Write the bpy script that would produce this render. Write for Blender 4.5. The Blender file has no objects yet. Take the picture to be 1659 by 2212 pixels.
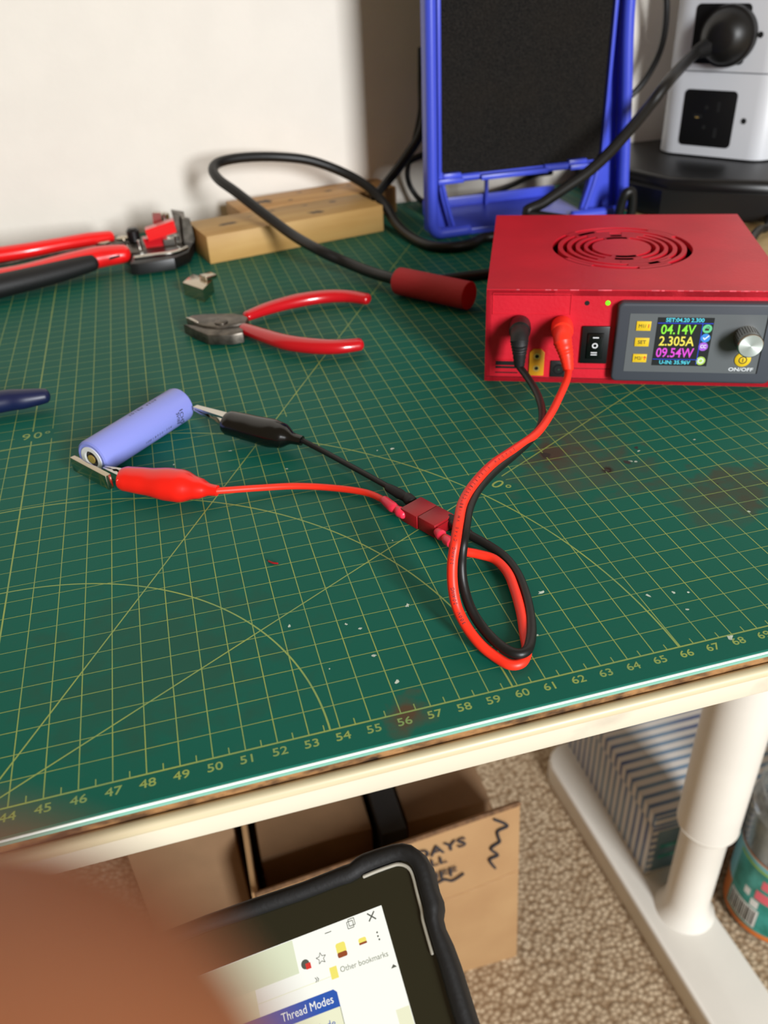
import bpy, bmesh, math, random
from mathutils import Vector, Matrix, noise
random.seed(7)
S = 0.01                      # all lengths below are centimetres on the cutting mat's own ruler
sc = bpy.context.scene
COL = sc.collection

# ---------------------------------------------------------------- camera
cam_rows = [[0.963857, 0.182868, -0.193748, 51.4241], [-0.262711, 0.531456, -0.805318, -18.1754], [-0.044299, 0.827112, 0.560289, 20.4974]]
cd_ = bpy.data.cameras.new('camera'); cam = bpy.data.objects.new('camera', cd_); COL.objects.link(cam)
Mc = Matrix([cam_rows[0], cam_rows[1], cam_rows[2], [0, 0, 0, 1]])
for i in range(3): Mc[i][3] *= S
cam.matrix_world = Mc
cd_.sensor_fit = 'HORIZONTAL'; cd_.sensor_width = 36.0
cd_.lens = 1820.357 / 1659 * 36.0
cd_.clip_start = 0.001; cd_.clip_end = 50
cd_.dof.use_dof = True; cd_.dof.focus_distance = 0.325; cd_.dof.aperture_fstop = 17.5; cd_.dof.aperture_blades = 0
sc.camera = cam

# ---------------------------------------------------------------- light
world = bpy.data.worlds.new('world'); sc.world = world; world.use_nodes = True
bgn = world.node_tree.nodes['Background']
bgn.inputs[0].default_value = (1.0, 0.71, 0.40, 1); bgn.inputs[1].default_value = 0.2
def area(name, loc, target, sx, sy, power, color):
    l = bpy.data.lights.new(name, 'AREA'); l.shape = 'RECTANGLE'; l.size = sx*S; l.size_y = sy*S
    l.energy = power; l.color = color
    o = bpy.data.objects.new(name, l); COL.objects.link(o)
    o.location = Vector(loc)*S
    o.rotation_euler = (Vector(target)-Vector(loc)).to_track_quat('-Z', 'Y').to_euler()
    return o
area('window_daylight', (112, -170, 58), (70, 35, -5), 38, 80, 62, (0.95, 0.975, 1.0))
sc.view_settings.view_transform = 'Standard'; sc.view_settings.look = 'None'
sc.view_settings.exposure = 0.0; sc.view_settings.gamma = 1.0; sc.view_settings.use_curve_mapping = False

# ---------------------------------------------------------------- materials
def lin(c):
    return tuple((x/255/12.92 if x/255 <= 0.04045 else ((x/255+0.055)/1.055)**2.4) for x in c)
def mat(name, rgb, rough=0.5, metal=0.0, var=0.0, vscale=20, bump=0.0, bscale=80, emit=0.0, coat=0.0, spec=0.5, trans=0.0, col2=None, detail=4, sss=0.0):
    m = bpy.data.materials.new(name); m.use_nodes = True
    nt = m.node_tree; b = nt.nodes['Principled BSDF']
    c = lin(rgb)+(1,)
    b.inputs['Base Color'].default_value = c
    b.inputs['Roughness'].default_value = rough; b.inputs['Metallic'].default_value = metal
    b.inputs['Specular IOR Level'].default_value = spec
    b.inputs['Coat Weight'].default_value = coat; b.inputs['Coat Roughness'].default_value = 0.08
    b.inputs['Transmission Weight'].default_value = trans
    if sss: b.inputs['Subsurface Weight'].default_value = sss; b.inputs['Subsurface Radius'].default_value = (0.008, 0.003, 0.0015); b.inputs['Subsurface Scale'].default_value = 0.5
    if emit:
        b.inputs['Emission Color'].default_value = c; b.inputs['Emission Strength'].default_value = emit
    tc = nt.nodes.new('ShaderNodeTexCoord')
    if var or col2:
        n = nt.nodes.new('ShaderNodeTexNoise'); n.inputs['Scale'].default_value = vscale; n.inputs['Detail'].default_value = detail
        nt.links.new(tc.outputs['Object'], n.inputs['Vector'])
        r = nt.nodes.new('ShaderNodeValToRGB')
        r.color_ramp.elements[0].position = 0.35; r.color_ramp.elements[1].position = 0.65
        r.color_ramp.elements[0].color = (lin(col2)+(1,)) if col2 else tuple(x*(1-var) for x in c[:3])+(1,)
        r.color_ramp.elements[1].color = c if col2 else tuple(min(1, x*(1+var)) for x in c[:3])+(1,)
        nt.links.new(n.outputs['Fac'], r.inputs['Fac']); nt.links.new(r.outputs['Color'], b.inputs['Base Color'])
    if bump:
        n2 = nt.nodes.new('ShaderNodeTexNoise'); n2.inputs['Scale'].default_value = bscale; n2.inputs['Detail'].default_value = 3
        nt.links.new(tc.outputs['Object'], n2.inputs['Vector'])
        bp = nt.nodes.new('ShaderNodeBump'); bp.inputs['Strength'].default_value = bump; bp.inputs['Distance'].default_value = 0.0006
        nt.links.new(n2.outputs['Fac'], bp.inputs['Height']); nt.links.new(bp.outputs['Normal'], b.inputs['Normal'])
    return m
class NT:
    """tiny node helper"""
    def __init__(s, m): s.t = m.node_tree; s.b = s.t.nodes['Principled BSDF']; s.tc = s.t.nodes.new('ShaderNodeTexCoord')
    def n(s, k, **kw):
        x = s.t.nodes.new(k)
        for a, v in kw.items(): setattr(x, a, v)
        return x
    def l(s, a, b): s.t.links.new(a, b)
    def math(s, op, a, b=0.0, c=None):
        x = s.n('ShaderNodeMath', operation=op)
        for i, v in enumerate((a, b) if c is None else (a, b, c)):
            if isinstance(v, (int, float)): x.inputs[i].default_value = v
            else: s.l(v, x.inputs[i])
        return x.outputs[0]
    def mix(s, f, a, b):
        x = s.n('ShaderNodeMix', data_type='RGBA')
        if isinstance(f, (int, float)): x.inputs[0].default_value = f
        else: s.l(f, x.inputs[0])
        for i, v in ((6, a), (7, b)):
            if isinstance(v, tuple): x.inputs[i].default_value = v+(1,)
            else: s.l(v, x.inputs[i])
        return x.outputs[2]
    def noise(s, scale, detail=4, vec=None, stretch=None):
        x = s.n('ShaderNodeTexNoise'); x.inputs['Scale'].default_value = scale; x.inputs['Detail'].default_value = detail
        v = vec or s.tc.outputs['Object']
        if stretch:
            mp = s.n('ShaderNodeMapping'); mp.inputs['Scale'].default_value = stretch; s.l(v, mp.inputs[0]); v = mp.outputs[0]
        s.l(v, x.inputs['Vector']); return x.outputs['Fac']
    def ramp(s, f, p0, p1, a=(0, 0, 0), b=(1, 1, 1)):
        r = s.n('ShaderNodeValToRGB'); e = r.color_ramp.elements
        e[0].position = p0; e[1].position = p1; e[0].color = a+(1,); e[1].color = b+(1,)
        s.l(f, r.inputs[0]); return r.outputs[0]
    def bump(s, h, strength=0.3, dist=0.001):
        x = s.n('ShaderNodeBump'); x.inputs['Strength'].default_value = strength; x.inputs['Distance'].default_value = dist
        s.l(h, x.inputs['Height']); s.l(x.outputs['Normal'], s.b.inputs['Normal'])

M = {}
M['wall'] = mat('wall_paint', (238, 231, 220), 0.85, bump=0.35, bscale=260, var=0.015, vscale=30)
M['red_print'] = mat('red_print_plastic', (204, 28, 46), 0.45, var=0.08, vscale=25, bump=0.25, bscale=500, spec=0.35)
M['red_scuff'] = mat('scuffed_red_edge', (226, 84, 98), 0.6, var=0.3, vscale=300)
M['black'] = mat('black_plastic', (16, 16, 17), 0.38)
M['black_matte'] = mat('black_matte_plastic', (15, 15, 16), 0.6, bump=0.2, bscale=600)
M['rubber'] = mat('black_rubber', (22, 21, 20), 0.42, bump=0.1, bscale=300, spec=0.4)
M['black_gloss'] = mat('black_glossy_vinyl', (10, 11, 11), 0.18, spec=0.6)
M['hole'] = mat('dark_recess', (5, 5, 6), 0.8)
M['red_handle'] = mat('red_dipped_vinyl', (196, 16, 28), 0.22, coat=0.4)
M['red_gloss'] = mat('red_soft_vinyl', (240, 30, 18), 0.28, coat=0.2, sss=0.0)
M['red_wire'] = mat('red_silicone_wire', (255, 52, 30), 0.42, spec=0.4)
M['red_tool'] = mat('bright_red_plastic', (240, 24, 26), 0.28, coat=0.3)
M['pink'] = mat('pink_heat_shrink', (250, 50, 80), 0.35)
M['darkred'] = mat('dark_red_nylon', (150, 14, 24), 0.42, bump=0.15, bscale=400)
M['tubered'] = mat('matte_red_printed_tube', (176, 32, 36), 0.75, bump=0.4, bscale=400)
M['steel'] = mat('polished_steel', (205, 200, 190), 0.22, metal=1.0)
M['nickel'] = mat('nickel_plate', (190, 178, 158), 0.16, metal=1.0)
M['gold'] = mat('gold_plated_pin', (230, 190, 100), 0.3, metal=0.5)
M['dark_steel'] = mat('dark_tool_steel', (96, 90, 82), 0.38, metal=0.85, var=0.4, vscale=150)
M['blue'] = mat('blue_moulded_plastic', (66, 82, 206), 0.33, spec=0.5)
M['violet'] = mat('lavender_heat_shrink', (138, 147, 224), 0.36, bump=0.05)
M['navy'] = mat('navy_grip_vinyl', (20, 28, 66), 0.4)
M['grey_white'] = mat('pale_grey_plastic', (206, 208, 212), 0.38)
M['bezel'] = mat('slate_grey_plastic', (62, 66, 74), 0.5)
M['panel'] = mat('grey_membrane_panel', (92, 96, 98), 0.5)
M['btn'] = mat('yellow_button', (226, 190, 30), 0.45)
M['print_dark'] = mat('dark_print', (38, 34, 30), 0.6)
M['print_red'] = mat('red_print_ink', (220, 60, 30), 0.6)
M['print_white'] = mat('white_print', (225, 228, 230), 0.6)
M['amber'] = mat('amber_connector_plastic', (214, 150, 30), 0.35)
M['desk_white'] = mat('white_powder_coat', (236, 232, 222), 0.42, var=0.02)
M['ink'] = mat('marker_ink', (42, 44, 52), 0.7)
def glow(name, rgb, e=1.0):
    m = mat(name, rgb, 0.4, emit=e); m.node_tree.nodes['Principled BSDF'].inputs['Base Color'].default_value = (0.01, 0.01, 0.01, 1); return m
M['lcd_black'] = glow('lcd_background', (10, 14, 16), 1.0)
M['lcd_cyan'] = glow('lcd_cyan', (90, 225, 245), 1.0)
M['lcd_green'] = glow('lcd_green', (150, 250, 60), 1.0)
M['lcd_yellow'] = glow('lcd_yellow', (255, 240, 90), 1.0)
M['lcd_magenta'] = glow('lcd_magenta', (240, 80, 230), 1.0)
M['lcd_blue'] = glow('lcd_blue', (30, 70, 230), 1.0)
M['lcd_sky'] = glow('lcd_sky_blue', (60, 150, 240), 1.0)
M['lcd_mint'] = glow('lcd_mint', (110, 220, 150), 1.0)
M['lcd_violet'] = glow('lcd_violet', (180, 100, 230), 1.0)
M['lcd_lime'] = glow('lcd_lime', (190, 230, 100), 1.0)
M['lcd_white'] = glow('lcd_white', (245, 250, 250), 1.0)
M['led_green'] = glow('green_led', (120, 240, 20), 1.6)
M['scr_white'] = glow('screen_white', (255, 255, 244), 1.0)
M['scr_cream'] = glow('screen_cream', (240, 240, 206), 1.0)
M['scr_tab'] = glow('screen_tab_strip', (226, 232, 200), 1.0)
M['scr_blue'] = glow('screen_blue', (30, 84, 176), 1.0)
M['scr_grey'] = glow('screen_grey_icon', (84, 86, 76), 1.0)
M['scr_text'] = glow('screen_pale_text', (130, 134, 112), 1.0)
M['scr_yellow'] = glow('screen_yellow', (246, 232, 110), 1.0)
M['scr_brown'] = glow('screen_brown', (150, 70, 30), 1.0)
M['scr_red'] = glow('screen_red', (220, 50, 40), 1.0)

def make_mat_green():
    m = mat('green_cutting_mat_vinyl', (20, 96, 76), 0.5, spec=0.12); n = NT(m)
    sx = n.n('ShaderNodeSeparateXYZ'); n.l(n.tc.outputs['Object'], sx.inputs[0])
    base = n.ramp(n.noise(4, 3), 0.3, 0.7, lin((14, 89, 72)), lin((18, 99, 84)))
    # brown scorch and rust smears, each at its own place on the mat
    spots = [((56.26,0.05), 0.9, 0.85, (92, 62, 42)), ((67.24,13.27), 1.5, 0.9, (70, 48, 42)), ((67.78,12.4), 3.4, 0.45, (84, 74, 62)), ((69.97,11.19), 2.2, 0.35, (70, 66, 56)),
             ((73.91,8.13), 2.2, 0.6, (74, 60, 46)), ((71.98,7.62), 2.4, 0.4, (76, 62, 48)), ((69.56,15.09), 2.8, 0.4, (72, 70, 58)), ((69.15,11.26), 0.3, 1.0, (44, 30, 26)), ((62.62,53.02), 1.2, 0.35, (80, 70, 50)), ((48.55,5.09), 5.0, 0.35, (50, 70, 54))]
    nz = n.noise(90, 5)
    nz2 = n.noise(220, 4)
    for (x, y), r, amt, c in spots:
        dx = n.math('SUBTRACT', sx.outputs[0], x*S-SHIFT[0]*S); dy = n.math('SUBTRACT', sx.outputs[1], y*S-SHIFT[1]*S)
        d = n.math('SQRT', n.math('ADD', n.math('MULTIPLY', dx, dx), n.math('MULTIPLY', dy, dy)))
        d = n.math('ADD', n.math('DIVIDE', d, r*S), n.math('MULTIPLY', n.math('SUBTRACT', nz, 0.5), 2.2))
        f = n.ramp(d, 0.35, 1.0, (amt, amt, amt), (0, 0, 0))
        base = n.mix(f, base, lin(c))
    fine = n.ramp(nz2, 0.60, 0.78, (0, 0, 0), (0.12, 0.12, 0.12))
    base = n.mix(fine, base, lin((60, 90, 76)))
    n.l(base, n.b.inputs['Base Color'])
    n.bump(n.noise(1500, 2), 0.12, 0.0003)
    return m
SHIFT = (45.0, 30.0)
M['mat'] = make_mat_green()
M['mat_pale'] = mat('pale_green_mat_edge', (118, 176, 158), 0.35)
M['mat_glint'] = mat('white_mat_edge_glint', (240, 244, 238), 0.35)  # white colour stands for the highlight on the cut edge
M['grid'] = mat('yellow_green_print', (148, 168, 78), 0.5, col2=(124, 154, 86), vscale=40)
M['lipgrey'] = mat('dark_grey_plastic', (58, 60, 64), 0.4)
M['speck'] = mat('dried_glue', (190, 205, 190), 0.5, var=0.2, vscale=300)

def make_chip():
    m = mat('chipboard', (150, 110, 66), 0.85); n = NT(m)
    a = n.noise(260, 6, stretch=(0.5, 1, 1)); b = n.noise(60, 3)
    c = n.ramp(a, 0.36, 0.62, lin((50, 32, 18)), lin((160, 118, 72)))
    c2 = n.mix(n.ramp(b, 0.4, 0.7), c, lin((150, 104, 58)))
    n.l(n.mix(0.35, c, c2), n.b.inputs['Base Color']); n.bump(a, 0.8, 0.002); return m
M['chip'] = make_chip()
def make_rail():
    m = mat('rail_white_paint', (236, 230, 216), 0.4); n = NT(m)
    a = n.noise(40, 6, stretch=(0.6, 1, 1)); f = n.ramp(a, 0.54, 0.70, (0, 0, 0), (0.45, 0.45, 0.45))
    n.l(n.mix(f, lin((212, 203, 182)), lin((136, 124, 112))), n.b.inputs['Base Color']); return m
M['rail'] = make_rail()
M['cream'] = mat('cream_edge_trim', (204, 190, 156), 0.4)
def make_wood(name, a, b, stretch, rings=26, knots=()):
    m = mat(name, a, 0.55); n = NT(m)
    g = n.noise(rings, 5, stretch=stretch); f = n.noise(9, 4)
    c = n.ramp(g, 0.32, 0.68, lin(b), lin(a))
    c = n.mix(n.ramp(f, 0.35, 0.75, (0, 0, 0), (0.4, 0.4, 0.4)), c, lin(tuple(int(x*0.82) for x in a)))
    sx = n.n('ShaderNodeSeparateXYZ'); n.l(n.tc.outputs['Object'], sx.inputs[0])
    nz = n.noise(140, 4)
    for (x, y), r in knots:
        dx = n.math('MULTIPLY', n.math('SUBTRACT', sx.outputs[0], x*S), 0.62); dy = n.math('SUBTRACT', sx.outputs[1], y*S)
        d = n.math('SQRT', n.math('ADD', n.math('MULTIPLY', dx, dx), n.math('MULTIPLY', dy, dy)))
        d = n.math('ADD', n.math('DIVIDE', d, r*S), n.math('MULTIPLY', n.math('SUBTRACT', nz, 0.5), 2.4))
        c = n.mix(n.ramp(d, 0.4, 0.9, (0.92, 0.92, 0.92), (0, 0, 0)), c, lin((36, 24, 20)))
    n.l(c, n.b.inputs['Base Color']); n.bump(g, 0.25, 0.0008); return m
def make_carpet():
    m = mat('berber_loop_carpet', (190, 168, 136), 0.95); n = NT(m)
    v = n.n('ShaderNodeTexVoronoi'); v.inputs['Scale'].default_value = 175; n.l(n.tc.outputs['Object'], v.inputs['Vector'])
    c = n.ramp(v.outputs['Distance'], 0.25, 0.75, lin((214, 194, 164)), lin((140, 114, 84)))
    d = n.mix(n.ramp(n.noise(70, 3), 0.35, 0.7, (0, 0, 0), (0.55, 0.55, 0.55)), c, lin((150, 124, 94)))
    n.l(d, n.b.inputs['Base Color'])
    h = n.math('SUBTRACT', 1.0, v.outputs['Distance']); n.bump(h, 0.7, 0.003); return m
M['carpet'] = make_carpet()
def make_card(name, a, b):
    m = mat(name, a, 0.8); n = NT(m)
    c = n.ramp(n.noise(14, 5), 0.3, 0.7, lin(b), lin(a))
    w = n.n('ShaderNodeTexWave'); w.inputs['Scale'].default_value = 90; w.bands_direction = 'Z'; n.l(n.tc.outputs['Object'], w.inputs['Vector'])
    c = n.mix(0.02, c, w.outputs['Color'])
    n.l(c, n.b.inputs['Base Color']); return m
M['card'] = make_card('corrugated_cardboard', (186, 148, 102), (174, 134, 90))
M['card_dark'] = make_card('brown_shaded_cardboard', (140, 108, 76), (120, 92, 62))  # darker card; shade inside the open carton is put into the colour
M['card_edge'] = mat('cardboard_cut_edge', (120, 88, 60), 0.85, var=0.3, vscale=200)
def make_stripe():
    m = mat('blue_striped_paper', (150, 160, 170), 0.5); n = NT(m)
    sx = n.n('ShaderNodeSeparateXYZ'); n.l(n.tc.outputs['Object'], sx.inputs[0])
    ge = n.n('ShaderNodeNewGeometry'); gn = n.n('ShaderNodeSeparateXYZ'); n.l(n.tc.outputs['Normal'], gn.inputs[0])
    isf = n.math('GREATER_THAN', n.math('ABSOLUTE', gn.outputs[1]), 0.7)
    co = n.math('ADD', n.math('MULTIPLY', sx.outputs[1], n.math('SUBTRACT', 1.0, isf)), n.math('MULTIPLY', sx.outputs[2], isf))
    co = n.math('ADD', co, n.math('MULTIPLY', n.math('SUBTRACT', n.noise(30, 3), 0.5), 0.0012))
    fr = n.math('FRACT', n.math('DIVIDE', co, 0.0118))
    f = n.ramp(fr, 0.54, 0.62)
    c = n.mix(f, lin((206, 202, 196)), lin((112, 136, 158)))
    t = n.ramp(n.noise(12, 2), 0.4, 0.6)
    c = n.mix(n.math('MULTIPLY', f, t), c, lin((84, 98, 136)))
    n.l(c, n.b.inputs['Base Color']); return m
M['stripe'] = make_stripe()
M['teal'] = mat('teal_label', (24, 120, 104), 0.45, col2=(60, 160, 150), vscale=60)
M['skyband'] = mat('pale_blue_label', (120, 186, 190), 0.45)
M['greylab'] = mat('grey_blue_label', (120, 142, 148), 0.5, col2=(90, 120, 130), vscale=40)
M['orange'] = mat('orange_label', (226, 124, 52), 0.45, var=0.1)
M['label_white'] = mat('white_label', (226, 226, 222), 0.5)
M['salmon'] = mat('pink_label_print', (226, 96, 110), 0.5)
M['lime'] = mat('lime_label_line', (150, 190, 70), 0.5)
M['clear'] = mat('clear_plastic', (225, 228, 225), 0.08, trans=0.85, spec=0.5)
M['pretzel'] = mat('olive_brown_contents', (96, 84, 44), 0.7, var=0.5, vscale=60)
def make_foam():
    m = mat('black_filter_foam', (30, 29, 27), 0.95, spec=0.15); n = NT(m)
    a = n.noise(900, 3); c = n.ramp(a, 0.35, 0.75, lin((14, 14, 14)), lin((46, 43, 39)))
    c = n.mix(n.ramp(n.noise(25, 3), 0.4, 0.7, (0, 0, 0), (0.35, 0.35, 0.35)), c, lin((38, 33, 27)))
    n.l(c, n.b.inputs['Base Color']); n.bump(a, 0.9, 0.0015); return m
M['foam'] = make_foam()
M['rim'] = mat('light_metal_rim', (190, 186, 172), 0.35, metal=0.2)
M['sock'] = mat('black_socket_face', (11, 11, 12), 0.5, spec=0.3)
M['skin'] = mat('skin', (150, 90, 54), 0.55, sss=0.2, vscale=60, col2=(142, 76, 48))  # darker than real skin: the phone's shade is put into the colour
M['nail'] = mat('fingernail', (226, 170, 150), 0.3)
M['glass'] = mat('display_glass_olive_reflection', (38, 37, 25), 0.06, spec=0.7)  # olive base colour carries the glass's reflection of the room

# ---------------------------------------------------------------- geometry helpers (cm)
class MB:
    def __init__(s): s.v = []; s.f = []; s.mi = []; s.ms = []
    def slot(s, m):
        if isinstance(m, str): m = M[m]
        if m not in s.ms: s.ms.append(m)
        return s.ms.index(m)
    def add(s, vs, fs, m):
        k = len(s.v); i = s.slot(m)
        s.v += [Vector(x) for x in vs]
        for f in fs: s.f.append([k+j for j in f]); s.mi.append(i)
    def bm(s, b, m, T=None):
        b.verts.ensure_lookup_table(); b.verts.index_update()
        vs = [(T @ v.co) if T else v.co.copy() for v in b.verts]
        s.add(vs, [[v.index for v in f.verts] for f in b.faces], m); b.free()
    def box(s, lo, hi, m, bev=0.0, T=None, seg=2):
        b = bmesh.new(); bmesh.ops.create_cube(b, size=1)
        c = [(lo[i]+hi[i])/2 for i in range(3)]; d = [hi[i]-lo[i] for i in range(3)]
        for v in b.verts: v.co = Vector([c[i]+v.co[i]*d[i] for i in range(3)])
        if bev: bmesh.ops.bevel(b, geom=b.edges[:], offset=bev, segments=seg, profile=0.5, affect='EDGES')
        s.bm(b, m, T); return s
    def prism(s, poly, z0, z1, m, bev=0.0, T=None, seg=2, holes=None):
        b = bmesh.new(); vs = [b.verts.new((p[0], p[1], z0)) for p in poly]
        f = b.faces.new(vs)
        if f.normal.z > 0 or True:
            f.normal_update()
            if f.normal.z > 0: f.normal_flip()
        r = bmesh.ops.extrude_face_region(b, geom=[f])
        for v in [g for g in r['geom'] if isinstance(g, bmesh.types.BMVert)]: v.co.z = z1
        if bev:
            es = [e for e in b.edges if abs(e.verts[0].co.z-z1) < 1e-6 and abs(e.verts[1].co.z-z1) < 1e-6]
            bmesh.ops.bevel(b, geom=es, offset=bev, segments=seg, profile=0.5, affect='EDGES')
        bmesh.ops.recalc_face_normals(b, faces=b.faces)
        s.bm(b, m, T); return s
    def tube(s, pts, r, m, n=12, sub=6, cap=True, flat=1.0, T=None, up=(0, 0, 1), closed=False):
        P, Rr = spline(pts, r, sub)
        if T: P = [T @ p for p in P]
        rings = []; N = len(P); prev = None; up = Vector(up)
        for i, p in enumerate(P):
            t = (P[min(i+1, N-1)]-P[max(i-1, 0)]).normalized()
            a = prev if prev else (up - t*up.dot(t))
            a = a - t*a.dot(t)
            if a.length < 1e-4: a = t.orthogonal()
            a.normalize(); prev = a; c = t.cross(a)
            rings.append((p, t, a, c, Rr[i]))
        full = []
        if cap:
            p, t, a, c, rr = rings[0]
            for k in (0.12, 0.45, 0.8):
                ang = (1-k)*math.pi/2; full.append((p - t*rr*math.sin(ang)*0.6, a, c, rr*math.cos(ang)))
        for p, t, a, c, rr in rings: full.append((p, a, c, rr))
        if cap:
            p, t, a, c, rr = rings[-1]
            for k in (0.8, 0.45, 0.12):
                ang = (1-k)*math.pi/2; full.append((p + t*rr*math.sin(ang)*0.6, a, c, rr*math.cos(ang)))
        vs = []; fs = []
        for p, a, c, rr in full:
            for j in range(n):
                th = 2*math.pi*j/n; vs.append(p + a*(math.cos(th)*rr*flat) + c*(math.sin(th)*rr))
        for i in range(len(full)-1):
            for j in range(n):
                fs.append((i*n+j, i*n+(j+1) % n, (i+1)*n+(j+1) % n, (i+1)*n+j))
        fs.append(tuple(range(n-1, -1, -1))); fs.append(tuple((len(full)-1)*n+j for j in range(n)))
        s.add(vs, fs, m); return s
    def lathe(s, prof, o, axis, m, n=32, flat=1.0, up=(0, 0, 1), caps=True):
        o = Vector(o); t = Vector(axis).normalized(); a = Vector(up)-t*Vector(up).dot(t)
        if a.length < 1e-3: a = t.orthogonal()
        a.normalize(); c = t.cross(a); vs = []; fs = []
        for r, h in prof:
            for j in range(n):
                th = 2*math.pi*j/n; vs.append(o+t*h+a*(math.cos(th)*r*flat)+c*(math.sin(th)*r))
        for i in range(len(prof)-1):
            for j in range(n): fs.append((i*n+j, i*n+(j+1) % n, (i+1)*n+(j+1) % n, (i+1)*n+j))
        if caps: fs.append(tuple(range(n-1, -1, -1))); fs.append(tuple((len(prof)-1)*n+j for j in range(n)))
        s.add(vs, fs, m); return s
    def text(s, txt, o, xd, yd, size, m, align='CENTER', bold=0.0, wscale=1.0, ext=0.004, lift=0.004):
        cu = bpy.data.curves.new('t', 'FONT'); cu.body = txt; cu.size = size; cu.align_x = align; cu.align_y = 'CENTER'
        cu.offset = bold; cu.extrude = ext/2; cu.resolution_u = 3
        ob = bpy.data.objects.new('t', cu); COL.objects.link(ob); bpy.context.view_layer.update()
        me = ob.to_mesh(); o = Vector(o); xd = Vector(xd).normalized(); yd = Vector(yd).normalized(); nd = xd.cross(yd)
        vs = [o+xd*(v.co.x*wscale)+yd*v.co.y+nd*(v.co.z+lift) for v in me.vertices]
        fs = [list(p.vertices) for p in me.polygons]
        s.add(vs, fs, m); ob.to_mesh_clear(); bpy.data.objects.remove(ob); bpy.data.curves.remove(cu); return s
    def strip(s, a, b, w, z, m):
        a = Vector((a[0], a[1], z)); b = Vector((b[0], b[1], z)); d = (b-a).normalized(); q = Vector((-d.y, d.x, 0))*w/2
        s.add([a-q, b-q, b+q, a+q], [(0, 1, 2, 3)], m); return s
    def poly(s, pts, m): s.add(pts, [tuple(range(len(pts)))], m); return s
    def disc(s, o, xd, yd, r, m, n=24, lift=0.004):
        o = Vector(o); xd = Vector(xd).normalized(); yd = Vector(yd).normalized(); nd = xd.cross(yd)*lift
        s.add([o+nd+xd*math.cos(2*math.pi*k/n)*r+yd*math.sin(2*math.pi*k/n)*r for k in range(n)], [tuple(range(n))], m); return s
    def ring(s, o, xd, yd, r0, r1, m, a0=0, a1=360, n=32, lift=0.004, thick=0.0):
        o = Vector(o); xd = Vector(xd).normalized(); yd = Vector(yd).normalized(); nd = xd.cross(yd)
        vs = []; fs = []
        for k in range(n+1):
            a = math.radians(a0+(a1-a0)*k/n); u = xd*math.cos(a)+yd*math.sin(a)
            vs += [o+nd*lift+u*r0, o+nd*lift+u*r1]
        for k in range(n): fs.append((2*k, 2*k+1, 2*k+3, 2*k+2))
        s.add(vs, fs, m); return s
    def build(s, name, parent=None, world=False, smooth=35, sub=0):
        me = bpy.data.meshes.new(name)
        inv = FRM[parent.name].inverted() if (parent and world) else None
        vs = [(inv @ v if inv else v)*S for v in s.v]
        me.from_pydata([tuple(v) for v in vs], [], s.f)
        for m in s.ms: me.materials.append(m)
        me.polygons.foreach_set('material_index', s.mi)
        me.polygons.foreach_set('use_smooth', [True]*len(s.f)); me.update()
        me.set_sharp_from_angle(angle=math.radians(smooth))
        o = bpy.data.objects.new(name, me); COL.objects.link(o)
        if parent:
            o.parent = parent; FRM[o.name] = FRM[parent.name]
        else: FRM[o.name] = Matrix.Identity(4)
        if sub:
            md = o.modifiers.new('sub', 'SUBSURF'); md.levels = sub; md.render_levels = sub
        return o
FRM = {}
def spline(pts, r, sub):
    P = [Vector(p) for p in pts]; N = len(P)
    R = list(r) if isinstance(r, (list, tuple)) else [r]*N
    if N == 2 or sub <= 1: return P, R
    oP = []; oR = []
    for i in range(N-1):
        p0 = P[max(i-1, 0)]; p1 = P[i]; p2 = P[i+1]; p3 = P[min(i+2, N-1)]
        for k in range(sub):
            t = k/sub; t2 = t*t; t3 = t2*t
            oP.append(0.5*((2*p1)+(p2-p0)*t+(2*p0-5*p1+4*p2-p3)*t2+(3*p1-p0-3*p2+p3)*t3))
            oR.append(R[i]*(1-t)+R[i+1]*t)
    oP.append(P[-1]); oR.append(R[-1]); return oP, oR
def frame(loc, rz=0.0):
    return Matrix.Translation(Vector(loc)) @ Matrix.Rotation(math.radians(rz), 4, 'Z')
def thing(name, label, cat, loc=(0, 0, 0), rz=0.0, group=None, Mx=None):
    o = bpy.data.objects.new(name, None); COL.objects.link(o)
    F = Mx if Mx else frame(loc, rz); FRM[o.name] = F
    G = F.copy()
    for i in range(3): G[i][3] *= S
    o.matrix_world = G; o.empty_display_size = 0.01
    o['label'] = label; o['category'] = cat
    if group: o['group'] = group
    return o
def lab(o, text): o['label'] = text; return o
def struct(o): o['kind'] = 'structure'; return o
X_, Y_, Z_ = Vector((1, 0, 0)), Vector((0, 1, 0)), Vector((0, 0, 1))

# ---------------------------------------------------------------- room
FLOOR = -70.0
b = MB(); b.box((-120, 61.9, FLOOR-1), (260, 66, 190), 'wall'); struct(b.build('wall_back'))
b = MB(); b.box((-120, -260, FLOOR-3), (260, 66, FLOOR), 'carpet'); struct(b.build('floor'))

# ---------------------------------------------------------------- desk
desk = thing('desk', 'white steel framed work desk with a chipboard top, its front edge bare below the mat', 'desk', (70, 30, FLOOR))
b = MB(); b.box((-10, -0.98, -1.6), (150, 61.6, -0.305), 'chip'); b.build('tabletop', desk, world=True)
M['desktop'] = make_wood('pale_wood_laminate', (206, 178, 126), (190, 160, 108), (1, 8, 1), 12)
b = MB(); b.box((91.4, -0.9, -0.31), (150, 61.5, -0.26), 'desktop'); lab(b.build('laminate_surface', desk, world=True), 'beige wood laminate surface')
b = MB(); b.box((-10, -1.38, -1.74), (150, -0.985, -0.64), 'rail', bev=0.09); b.box((-10, -1.40, -1.0), (150, -0.985, -0.60), 'cream', bev=0.16, seg=4); b.box((-10, -0.985, -1.74), (150, 1.5, -1.61), 'rail'); b.build('front_rail', desk, world=True)
lx, ly = 92.4, 23.8
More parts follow.
